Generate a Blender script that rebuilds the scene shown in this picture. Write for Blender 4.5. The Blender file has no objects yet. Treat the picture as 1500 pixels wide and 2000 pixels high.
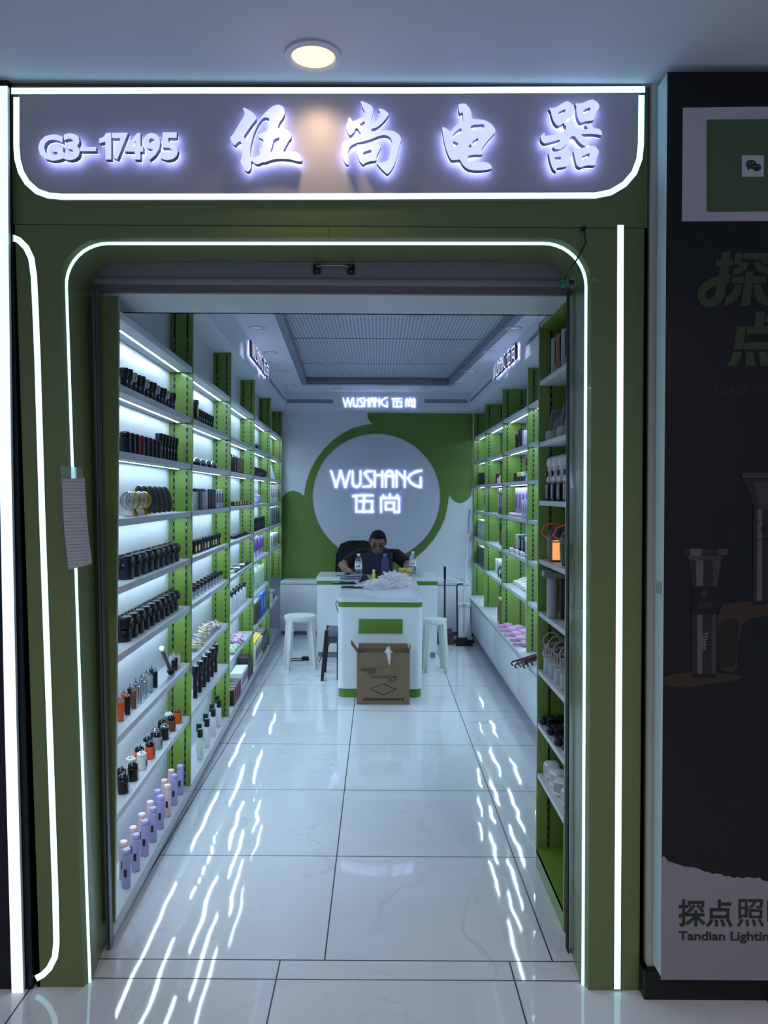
import bpy, bmesh, math, random
from mathutils import Vector, Matrix
random.seed(7)
C = bpy.context.scene.collection
sc = bpy.context.scene
PI = math.pi
# ------------------------------------------------------------------ camera, world, exposure
F, H, K, ROLL = 1550.0, 1.45, 1.1628, 0.006
VX, VY = 740.0, 965.0
cd = bpy.data.cameras.new('camera'); cam = bpy.data.objects.new('camera', cd); C.objects.link(cam)
cd.sensor_fit = 'AUTO'; cd.sensor_width = 36; cd.lens = 36*F/2000
cd.shift_x = (750-VX)/2000; cd.shift_y = -(1000-VY)/2000
cam.matrix_world = Matrix.Translation((0, 0, H)) @ Matrix.Rotation(PI/2, 4, 'X') @ Matrix.Rotation(ROLL, 4, 'Z')
cd.clip_start = 0.05
sc.camera = cam
w = bpy.data.worlds.new('world'); sc.world = w; w.use_nodes = True
w.node_tree.nodes['Background'].inputs[0].default_value = (0.60, 0.72, 1.0, 1)
w.node_tree.nodes['Background'].inputs[1].default_value = 0.26
sc.view_settings.view_transform = 'Standard'; sc.view_settings.look = 'None'
sc.view_settings.gamma = 1; sc.view_settings.use_curve_mapping = False
sc.view_settings.exposure = 0.0
sc.cycles.use_denoising = True
sc.cycles.max_bounces = 8
sc.cycles.sample_clamp_indirect = 6
# LED strengths
ADDED_MALL = 62.0  # strength of the added downlights behind the camera
LED_SHELF, LED_FRONT, LED_NEIGH = 50.0, 2.4, 2.6

def P(px, py, D):
    x = px + ROLL*(py-VY); y = py - ROLL*(px-VX)
    return Vector(((x-VX)*D/1333.0, K*D, H-(y-VY)*D/1333.0))
def Pz(px, py, z):                       # the point of that sight line lying on the level z
    y = py - ROLL*(px-VX)
    return P(px, py, (H-z)*1333.0/(y-VY))
def XL(D): return -0.765-0.0368*D        # front line of the left shelving
XR = 1.016                               # front line of the right shelving
WALL_ANG = math.atan(0.0368/K)

# ------------------------------------------------------------------ materials
def lin(c): return tuple(((v/255.0)/12.92 if v/255.0 <= .04045 else ((v/255.0+.055)/1.055)**2.4) for v in c)
_m = {}
def mat(name, rgb=(200,200,200), rough=.5, metal=0, emit=None, es=0, trans=0, alpha=1, ior=1.45, noise=0, coat=0):
    if name in _m: return _m[name]
    m = bpy.data.materials.new(name); m.use_nodes = True; nt = m.node_tree
    b = nt.nodes['Principled BSDF']; col = lin(rgb)+(1,)
    b.inputs['Base Color'].default_value = col
    b.inputs['Roughness'].default_value = rough; b.inputs['Metallic'].default_value = metal
    b.inputs['Transmission Weight'].default_value = trans; b.inputs['IOR'].default_value = ior
    b.inputs['Alpha'].default_value = alpha; b.inputs['Coat Weight'].default_value = coat
    if emit:
        b.inputs['Emission Color'].default_value = tuple(emit)+(1,); b.inputs['Emission Strength'].default_value = es
    tc = nt.nodes.new('ShaderNodeTexCoord'); n = nt.nodes.new('ShaderNodeTexNoise')
    n.inputs['Scale'].default_value = 6; n.inputs['Detail'].default_value = 5
    nt.links.new(tc.outputs['Object'], n.inputs['Vector'])
    if not emit:
        mr = nt.nodes.new('ShaderNodeMapRange')
        mr.inputs['To Min'].default_value = max(0, rough-.015-noise*.5); mr.inputs['To Max'].default_value = min(1, rough+.015+noise*.5)
        nt.links.new(n.outputs['Fac'], mr.inputs['Value']); nt.links.new(mr.outputs['Result'], b.inputs['Roughness'])
    if noise:
        mx = nt.nodes.new('ShaderNodeMix'); mx.data_type = 'RGBA'
        mx.inputs['A'].default_value = tuple(c*(1-noise) for c in col[:3])+(1,); mx.inputs['B'].default_value = tuple(min(1, c*(1+noise)) for c in col[:3])+(1,)
        nt.links.new(n.outputs['Fac'], mx.inputs['Factor']); nt.links.new(mx.outputs['Result'], b.inputs['Base Color'])
    _m[name] = m; return m
GREEN = mat('green_lacquer', (108,140,56), .28, coat=.3)
GREEN_DIM = mat('portal_green_lacquer', (104,121,72), .30, coat=.3)  # same lacquer as GREEN, the portal's duller light put into the colour
WHITE = mat('white_melamine', (226,232,238), .35)
WHITEW = mat('white_wall_paint', (214,221,230), .6, noise=.03)
SHELFW = mat('white_shelf_board', (205,212,220), .35)
GREY = mat('grey_sign_panel', (186,184,194), .38, noise=.02)
STEEL = mat('brushed_steel', (150,156,166), .35, 1)
ALU = mat('grey_aluminium', (120,128,140), .4, .7)
BEAM = mat('grey_painted_beam', (205,210,218), .35)
BLACK = mat('black_plastic', (16,17,22), .25)
MATTE = mat('matt_black', (14,15,18), .6)
CHAN = mat('led_channel', (190,200,200), .5)
DARK = mat('dark_slot', (8,9,10), .7)
LEDC = (.63, .84, 1.0)
LEDS = mat('shelf_led', (230,240,245), .5, emit=LEDC, es=LED_SHELF)
LEDF = mat('front_led', (230,240,245), .5, emit=(.36,.80,.84), es=LED_FRONT)
LEDN = mat('neighbour_led', (230,240,245), .5, emit=(.31,.37,.45), es=LED_NEIGH)
FACE = mat('lit_letter_face', (220,225,250), .4, emit=(.66,.74,1.0), es=.80)
HALO = mat('letter_back_light', (220,225,250), .4, emit=(.42,.46,1.0), es=5)
FACE2 = mat('lit_letter_face_inside', (220,225,250), .4, emit=(.78,.84,1.0), es=1.15)
HALO2 = mat('letter_back_light_inside', (220,225,250), .4, emit=(.5,.56,1.0), es=4.5)
RIM = mat('letter_return', (96,98,118), .4, .3)

# ------------------------------------------------------------------ mesh building
class MB:
    def __init__(s): s.v = []; s.f = []; s.m = []; s.mats = []; s.T = Matrix.Identity(4)
    def mi(s, m):
        if m not in s.mats: s.mats.append(m)
        return s.mats.index(m)
    def add(s, vs, fs, m):
        b = len(s.v); s.v += [tuple(s.T @ Vector(p)) for p in vs]; k = s.mi(m)
        for f in fs: s.f.append([b+i for i in f]); s.m.append(k)
        return s
    def hexa(s, c, m):                      # 8 corners: bottom four, top four
        return s.add(c, [(3,2,1,0),(4,5,6,7),(0,1,5,4),(1,2,6,5),(2,3,7,6),(3,0,4,7)], m)
    def box(s, x0, x1, y0, y1, z0, z1, m, bev=0):
        if bev <= 0:
            return s.hexa([(x0,y0,z0),(x1,y0,z0),(x1,y1,z0),(x0,y1,z0),(x0,y0,z1),(x1,y0,z1),(x1,y1,z1),(x0,y1,z1)], m)
        bm = bmesh.new(); bmesh.ops.create_cube(bm, size=1)
        for v in bm.verts: v.co = Vector(((x0+x1)/2+v.co.x*(x1-x0), (y0+y1)/2+v.co.y*(y1-y0), (z0+z1)/2+v.co.z*(z1-z0)))
        bmesh.ops.bevel(bm, geom=bm.edges[:], offset=bev, segments=2, affect='EDGES', profile=.5)
        bm.verts.index_update(); vs = [v.co[:] for v in bm.verts]; fs = [[v.index for v in f.verts] for f in bm.faces]; bm.free()
        return s.add(vs, fs, m)
    def lathe(s, prof, m, c=(0,0,0), seg=20, axis='Z', sx=1, sy=1):
        vs = []; fs = []
        for r, z in prof:
            for i in range(seg):
                a = 2*PI*i/seg; p = (r*sx*math.cos(a), r*sy*math.sin(a), z)
                if axis == 'Y': p = (p[0], p[2], p[1])
                if axis == 'X': p = (p[2], p[0], p[1])
                vs.append((c[0]+p[0], c[1]+p[1], c[2]+p[2]))
        n = len(prof)
        for j in range(n-1):
            for i in range(seg):
                q = (j*seg+i, j*seg+(i+1)%seg, (j+1)*seg+(i+1)%seg, (j+1)*seg+i)
                fs.append(q if axis != 'Y' else q[::-1])
        if prof[0][0] > 1e-6: fs.append(tuple(range(seg))[::-1] if axis != 'Y' else tuple(range(seg)))
        if prof[-1][0] > 1e-6:
            t = tuple((n-1)*seg+i for i in range(seg)); fs.append(t if axis != 'Y' else t[::-1])
        return s.add(vs, fs, m)
    def cyl(s, r, z0, z1, m, c=(0,0,0), seg=20, axis='Z', bev=.0, r2=None, sx=1, sy=1):
        r2 = r if r2 is None else r2
        b = bev
        pr = [(r-b, z0), (r, z0+b), (r2, z1-b), (r2-b, z1)] if b > 0 else [(r, z0), (r2, z1)]
        return s.lathe(pr, m, c, seg, axis, sx, sy)
    def ball(s, r, c, m, sx=1, sy=1, sz=1, seg=16, rings=10, z0=-1, z1=1):
        a0 = math.asin(z0); a1 = math.asin(z1)
        pr = []
        for i in range(rings+1):
            a = a0+(a1-a0)*i/rings; pr.append((max(r*math.cos(a), 0 if abs(math.cos(a)) > 1e-4 else 1e-5), r*sz*math.sin(a)))
        return s.lathe(pr, m, c, seg, 'Z', sx, sy)
    def tube(s, pts, r, m, seg=8, closed=False, radii=None):
        pts = [Vector(p) for p in pts]; n = len(pts); vs = []; fs = []
        up = None
        for i, p in enumerate(pts):
            a = pts[(i-1) % n] if (closed or i > 0) else p; b = pts[(i+1) % n] if (closed or i < n-1) else p
            t = (b-a).normalized()
            if up is None:
                up = t.orthogonal().normalized()
            up = (up-t*up.dot(t)); up = up.normalized() if up.length > 1e-6 else t.orthogonal().normalized()
            sd = t.cross(up); rr = radii[i] if radii else r
            for k in range(seg):
                an = 2*PI*k/seg; vs.append(p+up*rr*math.cos(an)+sd*rr*math.sin(an))
        for i in range(n if closed else n-1):
            j = (i+1) % n
            for k in range(seg): fs.append((i*seg+k, i*seg+(k+1) % seg, j*seg+(k+1) % seg, j*seg+k))
        if not closed: fs += [tuple(range(seg))[::-1], tuple((n-1)*seg+k for k in range(seg))]
        return s.add(vs, fs, m)
    def mesh(s, name, smooth=True):
        me = bpy.data.meshes.new(name); me.from_pydata(s.v, [], s.f)
        for m in s.mats: me.materials.append(m)
        me.polygons.foreach_set('material_index', s.m)
        if smooth:
            me.polygons.foreach_set('use_smooth', [True]*len(s.f)); me.update(); me.set_sharp_from_angle(angle=math.radians(38))
        me.update(); return me

def tag(o, label=None, cat=None, group=None, kind=None):
    if label: o['label'] = label
    if cat: o['category'] = cat
    if group: o['group'] = group
    if kind: o['kind'] = kind
    return o
def link(name, data, parent=None, loc=None):
    o = bpy.data.objects.new(name, data); C.objects.link(o)
    if parent: o.parent = parent
    if loc is not None: o.location = loc
    return o
def obj(name, mb, parent=None, loc=None):
    return link(name, mb.mesh(name) if isinstance(mb, MB) else mb, parent, loc)
def empty(name, loc, label, cat, rz=0, group=None):
    o = bpy.data.objects.new(name, None); C.objects.link(o); o.location = loc; o.rotation_euler = (0,0,rz)
    o.empty_display_size = .05
    return tag(o, label, cat, group)
def loc_in(parent, fn, name):              # build a world-space mesh as a child of an empty that has a location only
    mb = MB(); mb.T = Matrix.Translation(-Vector(parent.location)); fn(mb); return obj(name, mb, parent)
def curve_mesh(name, polys, depth, mats, rnd=0):
    """closed 2D outlines (the first may hold the others as holes) -> solid: local x right, y up, front at z=depth"""
    cu = bpy.data.curves.new(name, 'CURVE'); cu.dimensions = '2D'; cu.fill_mode = 'BOTH'; cu.extrude = depth/2
    for pl in polys:
        for _ in range(rnd):
            q = []
            for i in range(len(pl)):
                a, b = pl[i], pl[(i+1) % len(pl)]
                q += [(a[0]*.8+b[0]*.2, a[1]*.8+b[1]*.2), (a[0]*.2+b[0]*.8, a[1]*.2+b[1]*.8)]
            pl = q
        s = cu.splines.new('POLY'); s.points.add(len(pl)-1); s.use_cyclic_u = True
        for i, p in enumerate(pl): s.points[i].co = (p[0], p[1], 0, 1)
    return solidify(cu, name, depth, mats)
def solidify(cu, name, depth, mats):
    o = bpy.data.objects.new('tmp', cu); me = bpy.data.meshes.new_from_object(o); me.name = name
    bpy.data.objects.remove(o); bpy.data.curves.remove(cu)
    me.transform(Matrix.Translation((0,0,depth/2)))
    me.materials.clear()
    for m in mats: me.materials.append(m)
    for p in me.polygons:
        p.use_smooth = False
        p.material_index = 0 if (len(mats) == 1 or p.normal.z > .9) else 1
    return me
def text_mesh(name, body, size, depth, mats, bold=0, shear=0, spacing=1, align='LEFT'):
    cu = bpy.data.curves.new(name, 'FONT'); cu.body = body; cu.size = size; cu.extrude = depth/2; cu.offset = bold
    cu.shear = shear; cu.space_character = spacing; cu.align_x = align; cu.resolution_u = 3
    return solidify(cu, name, depth, mats)
def fit(me, x0, x1, y0, y1):                # squeeze a flat text mesh into a rectangle
    xs = [v.co.x for v in me.vertices]; ys = [v.co.y for v in me.vertices]
    a, b, c, d = min(xs), max(xs), min(ys), max(ys)
    for v in me.vertices:
        v.co.x = x0+(v.co.x-a)/(b-a)*(x1-x0); v.co.y = y0+(v.co.y-c)/(d-c)*(y1-y0)
    return me
FRONT = Matrix.Rotation(PI/2, 4, 'X')       # local xy plane -> world xz plane, front towards -Y
def on_front(me, D):                        # put a flat mesh in (X,z) coordinates onto the plane at depth D
    me.transform(Matrix.Translation((0, K*D, 0)) @ FRONT); return me

# ------------------------------------------------------------------ floor
def floor_material():
    m = bpy.data.materials.new('marble_tiles'); m.use_nodes = True; nt = m.node_tree; N = nt.nodes; L = nt.links
    b = N['Principled BSDF']; tc = N.new('ShaderNodeTexCoord'); sx = N.new('ShaderNodeSeparateXYZ'); L.new(tc.outputs['Object'], sx.inputs[0])
    def M(op, a, b_=None, clamp=False):
        n = N.new('ShaderNodeMath'); n.operation = op; n.use_clamp = clamp
        for i, v in enumerate((a, b_)):
            if v is None: continue
            if isinstance(v, (int, float)): n.inputs[i].default_value = v
            else: L.new(v, n.inputs[i])
        return n.outputs[0]
    X, Y = sx.outputs[0], sx.outputs[1]
    def line(v, off, per, wd):
        f = M('FRACT', M('DIVIDE', M('SUBTRACT', v, off-per*20), per))
        d = M('MINIMUM', f, M('SUBTRACT', 1.0, f)); return M('LESS_THAN', d, wd/per)
    inside = M('GREATER_THAN', Y, 2.467)
    lx = M('ADD', M('MULTIPLY', line(X, -.160, .709, .0024), inside), M('MULTIPLY', line(X, -.298, .712, .0024), M('SUBTRACT', 1.0, inside)))
    ly = M('MULTIPLY', line(Y, 2.467, .7093, .0028), M('GREATER_THAN', Y, 2.42))
    l3 = M('LESS_THAN', M('ABSOLUTE', M('SUBTRACT', Y, 2.369)), .0024)
    l4 = M('LESS_THAN', M('ABSOLUTE', M('SUBTRACT', Y, 1.66)), .0018)
    J = M('MAXIMUM', M('MAXIMUM', lx, ly), M('MAXIMUM', l3, l4))
    # veins
    n1 = N.new('ShaderNodeTexNoise'); n1.inputs['Scale'].default_value = 1.7; n1.inputs['Detail'].default_value = 7; n1.inputs['Distortion'].default_value = 1.1
    L.new(tc.outputs['Object'], n1.inputs['Vector'])
    vein = M('SUBTRACT', 1.0, M('MULTIPLY', M('ABSOLUTE', M('SUBTRACT', n1.outputs['Fac'], .5)), 60.0), True)
    n2 = N.new('ShaderNodeTexNoise'); n2.inputs['Scale'].default_value = 1.1; n2.inputs['Detail'].default_value = 4
    L.new(tc.outputs['Object'], n2.inputs['Vector'])
    vein = M('MULTIPLY', vein, M('MULTIPLY', M('SUBTRACT', n2.outputs['Fac'], .42), 3.0, True))
    r = N.new('ShaderNodeMix'); r.data_type = 'RGBA'; r.inputs['A'].default_value = (.56,.60,.66,1); r.inputs['B'].default_value = (.70,.74,.79,1)
    L.new(n2.outputs['Fac'], r.inputs['Factor'])
    r2 = N.new('ShaderNodeMix'); r2.data_type = 'RGBA'; r2.inputs['B'].default_value = (.30,.32,.35,1)
    L.new(r.outputs['Result'], r2.inputs['A']); L.new(M('MULTIPLY', vein, .55), r2.inputs['Factor'])
    r3 = N.new('ShaderNodeMix'); r3.data_type = 'RGBA'; r3.inputs['B'].default_value = (.02,.02,.025,1)
    L.new(r2.outputs['Result'], r3.inputs['A']); L.new(J, r3.inputs['Factor']); L.new(r3.outputs['Result'], b.inputs['Base Color'])
    L.new(M('ADD', .045, M('MULTIPLY', J, .5)), b.inputs['Roughness'])
    b.inputs['IOR'].default_value = 1.52
    n3 = N.new('ShaderNodeTexNoise'); n3.inputs['Scale'].default_value = 2.6; n3.inputs['Detail'].default_value = 1.5
    L.new(tc.outputs['Object'], n3.inputs['Vector'])
    bp = N.new('ShaderNodeBump'); bp.inputs['Strength'].default_value = .22; bp.inputs['Distance'].default_value = .012
    L.new(n3.outputs['Fac'], bp.inputs['Height']); L.new(bp.outputs['Normal'], b.inputs['Normal'])
    return m
mb = MB(); mb.box(-2.6, 2.6, -2.5, 8.75, -.05, 0, floor_material())
tag(obj('floor', mb), kind='structure')
# ------------------------------------------------------------------ mall ceiling, shop walls
CEIL = mat('ceiling_paint', (205,210,222), .7, noise=.02)
mb = MB(); mb.box(-2.6, 2.6, -2.5, K*2.10, 2.65, 2.72, CEIL)
tag(obj('ceiling_mall', mb), kind='structure')
YB = K*7.3
def lwall(mb, v0, v1, D0, D1, z0, z1, m):   # slab parallel to the left shelving, v outward from its front line
    a, b = XL(D0), XL(D1)
    return mb.hexa([(a-v1,K*D0,z0),(a-v0,K*D0,z0),(b-v0,K*D1,z0),(b-v1,K*D1,z0),(a-v1,K*D0,z1),(a-v0,K*D0,z1),(b-v0,K*D1,z1),(b-v1,K*D1,z1)], m)
mb = MB(); lwall(mb, .125, .225, 2.21, 7.45, 0, 2.72, WHITEW); tag(obj('wall_left', mb), kind='structure')
mb = MB(); mb.box(XR+.225, XR+.33, K*2.21, K*7.45, 0, 2.72, WHITEW); tag(obj('wall_right', mb), kind='structure')
mb = MB(); mb.box(-1.3, 1.3, YB, YB+.1, 0, 2.72, WHITEW); tag(obj('wall_back', mb), kind='structure')
# bulkheads, ceiling ring, coffer
ZB, ZC, ZG = 2.316, 2.505, 2.565
def XBL(D): return -.73-.034*D
XBR, DB = .935, 7.08
mb = MB()
def quadslab(mb, c, z0, z1, m): mb.hexa([(p[0],p[1],z0) for p in c]+[(p[0],p[1],z1) for p in c], m)
quadslab(mb, [(XBL(2.47)-.30,K*2.47),(XBL(2.47),K*2.47),(XBL(DB),K*DB),(XBL(DB)-.25,K*DB)], ZB, ZC+.2, WHITEW)
tag(obj('bulkhead_left', mb), kind='structure')
mb = MB(); quadslab(mb, [(XBR,K*2.47),(XR+.24,K*2.47),(XR+.24,K*DB),(XBR,K*DB)], ZB, ZC+.2, WHITEW)
tag(obj('bulkhead_right', mb), kind='structure')
mb = MB(); mb.box(-1.25, 1.25, K*DB, YB-.001, ZB, ZC+.2, WHITEW)
tag(obj('bulkhead_back', mb), kind='structure')
# grey recesses of the back bulkhead and thin grey lines of the side ones
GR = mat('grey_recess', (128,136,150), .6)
cf = [(-.55,2.55), (.93,2.55), (.70,6.63), (-.752,6.63)]       # coffer opening, (X, D)
def ringpiece(mb, a, b, c, d): quadslab(mb, [(p[0],K*p[1]) for p in (a,b,c,d)], ZC, ZC+.02, WHITEW)
mb = MB()
ringpiece(mb, (-1.0,2.5), cf[0], cf[3], (-1.0,7.1)); ringpiece(mb, cf[1], (XBR+.02,2.5), (XBR+.02,7.1), cf[2])
ringpiece(mb, cf[3], cf[2], (XBR+.02,7.1), (-1.0,7.1))
ring = tag(obj('ceiling', mb), kind='structure')
m_frame = mat('coffer_frame', (120,128,142), .45)
mb = MB()
def fr(a, b, w0, w1):
    quadslab(mb, [(a[0],K*a[1]),(b[0],K*b[1]),(w1[0],K*w1[1]),(w0[0],K*w0[1])], ZC-.002, ZG, m_frame)
inn = [(-.50,2.55), (.88,2.55), (.655,6.56), (-.70,6.56)]
fr(cf[0], cf[3], inn[0], inn[3]); fr(cf[1], cf[2], inn[1], inn[2]); fr(cf[3], cf[2], inn[3], inn[2])
tag(obj('coffer_frame', mb, ring))
m_slot = bpy.data.materials.new('perforated_grille'); m_slot.use_nodes = True
nt = m_slot.node_tree; b = nt.nodes['Principled BSDF']; b.inputs['Roughness'].default_value = .5; b.inputs['Metallic'].default_value = .3
tc = nt.nodes.new('ShaderNodeTexCoord'); wv = nt.nodes.new('ShaderNodeTexWave'); wv.wave_type = 'BANDS'; wv.bands_direction = 'X'; wv.inputs['Scale'].default_value = 13
w2 = nt.nodes.new('ShaderNodeTexWave'); w2.bands_direction = 'Y'; w2.inputs['Scale'].default_value = 13
mm = nt.nodes.new('ShaderNodeMath'); mm.operation = 'MULTIPLY'
cr = nt.nodes.new('ShaderNodeValToRGB'); cr.color_ramp.elements[0].color = (.24,.27,.32,1); cr.color_ramp.elements[1].color = (.50,.55,.62,1)
cr.color_ramp.elements[0].position = .15; cr.color_ramp.elements[1].position = .6
nt.links.new(tc.outputs['Object'], wv.inputs['Vector']); nt.links.new(tc.outputs['Object'], w2.inputs['Vector'])
ad = nt.nodes.new('ShaderNodeMath'); ad.operation = 'MULTIPLY_ADD'; ad.inputs[1].default_value = .65; nt.links.new(wv.outputs['Fac'], ad.inputs[0])
ml = nt.nodes.new('ShaderNodeMath'); ml.operation = 'MULTIPLY'; ml.inputs[1].default_value = .3; nt.links.new(w2.outputs['Fac'], ml.inputs[0]); nt.links.new(ml.outputs[0], ad.inputs[2])
nt.links.new(ad.outputs[0], cr.inputs['Fac']); nt.links.new(cr.outputs['Color'], b.inputs['Base Color'])
ds = [2.55, 3.6, 4.93-.02, 5.85, 6.56]
def lerp(a, b, t): return a+(b-a)*t
for i in range(4):
    mb = MB(); t0 = (ds[i]-2.55)/4.01; t1 = (ds[i+1]-.022-2.55)/4.01
    c = [(lerp(inn[0][0],inn[3][0],t0),ds[i]), (lerp(inn[1][0],inn[2][0],t0),ds[i]), (lerp(inn[1][0],inn[2][0],t1),ds[i+1]-.022), (lerp(inn[0][0],inn[3][0],t1),ds[i+1]-.022)]
    quadslab(mb, [(p[0],K*p[1]) for p in c], ZG, ZG+.008, m_slot)
    obj('grille_panel', mb, ring)
mb = MB(); mb.box(-1.3, 1.3, K*2.47, YB, 2.72, 2.76, mat('upper_slab', (60,64,72), .8))
tag(obj('ceiling_upper_slab', mb), kind='structure')
# small recessed downlights of the ring
DLT = mat('downlight_trim', (190,196,206), .4); DLE = mat('downlight_lens', (150,156,170), .3, emit=(.6,.68,1.0), es=.25)
dl = [(150,97,'left',1),(215,215,'left',2),(272,303,'left',3),(308,371,'left',4),(1362,99,'right',1),(1250,210,'right',2),(1160,301,'right',3),(1106,364,'right',4),(527,383,'back',1),(945,382,'back',2)]
ORD = ['','first','second','third','fourth','fifth','sixth','seventh','eighth','ninth','tenth','eleventh','twelfth','thirteenth','fourteenth','fifteenth','sixteenth','seventeenth','eighteenth','nineteenth','twentieth']
mbt = MB().lathe([(.055,0),(.055,-.004),(.040,-.006),(.036,-.001)], DLT, seg=28).mesh('trim')
mbl = MB().lathe([(.001,-.0012),(.038,-.0012),(.038,-.0005)], DLE, seg=28).mesh('lens')
for x, y, sd, k in dl:
    p = Pz(440+x/2.42, 600+y/2.42, ZC)
    if sd == 'back': lab = 'small recessed downlight in the far ceiling strip, %s of the logo' % ('left' if k == 1 else 'right')
    else: lab = '%s small recessed downlight from the entrance in the %s ceiling strip' % (ORD[k], sd)
    e = empty('ceiling_downlight', (p.x, p.y, ZC-.0005), lab, 'downlight', group='downlights in the shop ceiling ring')
    link('trim', mbt, e); link('lens', mbl, e)
    if (sd, k) in (('left',1),('left',2),('right',1),('right',2),('back',1),('back',2)):
        l = bpy.data.lights.new('downlight_lamp', 'SPOT'); l.energy = 2.2; l.color = (.72,.8,1); l.spot_size = math.radians(110); l.spot_blend = .8; l.shadow_soft_size = .035
        lo = link('downlight_lamp', l, e, (0,0,-.012))
# the large warm downlight in the mall ceiling
p = Pz(612, 107, 2.65)
e = empty('mall_downlight', (p.x, p.y, 2.6495), 'round warm glowing downlight in the mall ceiling above the shop sign', 'downlight')
obj('trim', MB().lathe([(.076,0),(.077,-.006),(.062,-.010),(.058,-.004)], mat('white_trim', (215,216,222), .4), seg=48), e)
obj('diffuser', MB().lathe([(.001,-.0045),(.059,-.0045),(.060,-.001)], mat('warm_diffuser', (255,240,200), .5, emit=(1,.74,.38), es=1.5), seg=40), e)
l = bpy.data.lights.new('downlight_lamp', 'SPOT'); l.energy = 5.5; l.color = (1,.70,.42); l.spot_size = math.radians(125); l.spot_blend = 1; l.shadow_soft_size = .04
lo = link('downlight_lamp', l, e, (0,0,-.015)); lo.rotation_euler = (math.radians(14),0,0)

for x_, y_, lab in ((-1.1,.25,'added unseen mall downlight over the walkway, left of the photographer'),(1.15,.25,'added unseen mall downlight over the walkway, right of the photographer'),(0,-.9,'added unseen mall downlight over the walkway behind the photographer')):
    e = empty('mall_downlight', (x_, y_, 2.6495), lab, 'downlight')  # added out of view to light the sign, portal and poster
    obj('trim', MB().lathe([(.076,0),(.077,-.006),(.062,-.010),(.058,-.004)], mat('white_trim'), seg=32), e)
    obj('diffuser', MB().lathe([(.001,-.0045),(.059,-.0045),(.060,-.001)], mat('warm_diffuser'), seg=32), e)
    l = bpy.data.lights.new('downlight_lamp', 'SPOT'); l.energy = ADDED_MALL; l.color = (1,.84,.76); l.spot_size = math.radians(150); l.spot_blend = .6; l.shadow_soft_size = .06
    link('downlight_lamp', l, e, (0,0,-.015))

# ------------------------------------------------------------------ the green portal and its sign
FD = 2.0                                     # depth of the portal face
def lean(px, py):                            # the left jamb leans a little
    return px + (max(0, py-460)*0.0325)*max(0, min(1, (400-px)/230.0))
def PF(px, py, D=FD): 
    q = P(px, py, D); return (q.x, q.z)
def arch_outline(xl, xr, yt, r, yb, n=10):    # left foot, up, over, right foot; points in pixels
    pts = [(xl, yb)]
    for k in range(7): pts.append((xl, yb+(yt+r-yb)*(k+1)/8))
    for k in range(n+1):
        a = PI-PI/2*k/n; pts.append((xl+r+r*math.cos(a), yt+r-r*math.sin(a)))
    for k in range(n+1):
        a = PI/2-PI/2*k/n; pts.append((xr-r+r*math.cos(a), yt+r-r*math.sin(a)))
    for k in range(7): pts.append((xr, yb+(yt+r-yb)*(7-k)/8))
    pts.append((xr, yb)); return pts
def aw(o, D, zfloor=True):
    res = []
    for (x, y) in o:
        q = P(x+ (max(0, y-500)*0.0335 if x < 400 else -max(0, y-500)*.0045), y, D); res.append([q.x, q.y, q.z])
    res[0][2] = 0.0; res[-1][2] = 0.0
    return res
fy = 1932
o_face = arch_outline(115, 1156, 464, 92, fy)        # inner edge of the front face
o_l0 = arch_outline(125, 1147.5, 472.5, 86, fy); o_l1 = arch_outline(130.5, 1142, 478.5, 82, fy)
A0 = aw(o_face, FD); A1 = aw(o_l0, FD+.018); A2 = aw(o_l1, FD+.022)
o_back = arch_outline(176, 1112, 514, 60, 1840)
A3 = []
for (x, y) in o_back:
    q = P(x+(max(0, y-540)*0.024 if x < 400 else -max(0,y-500)*.001), y, 2.2); A3.append([q.x, q.y, q.z])
A3[0][2] = A3[-1][2] = 0
mb = MB(); n = len(A0)
# front face: outline from outer box to the arch
oz = P(640, 443, FD).z; ox0 = P(22, 443, FD).x; ox1 = P(1265, 443, FD).x
bx0 = P(72, 1935, FD).x; bx1 = P(1255, 1930, FD).x
yF = K*FD
OUT = []
for p in A0:
    if p[0] < -.3 and p[2] < A0[10][2]-.001:
        t = p[2]/oz; OUT.append((lerp(bx0, ox0, t), yF, p[2]))
    elif p[0] > .3 and p[2] < A0[10][2]-.001:
        t = p[2]/oz; OUT.append((lerp(bx1, ox1, t), yF, p[2]))
    else: OUT.append(None)
# jamb strips, then the head is one polygon
li = [i for i in range(n) if OUT[i] and A0[i][0] < 0]; ri = [i for i in range(n) if OUT[i] and A0[i][0] > 0]
vs = []; fs = []
for seq in (li, ri):
    for a, b_ in zip(seq, seq[1:]):
        k = len(vs); vs += [OUT[a], tuple(A0[a]), tuple(A0[b_]), OUT[b_]]; fs.append((k,k+1,k+2,k+3) if seq is li else (k,k+1,k+2,k+3))
mb.add(vs, fs, GREEN_DIM)
head = [OUT[li[-1]], (ox0,yF,oz), (ox1,yF,oz), OUT[ri[0]]]+[tuple(A0[i]) for i in range(ri[0], li[-1]-1, -1)]
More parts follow.
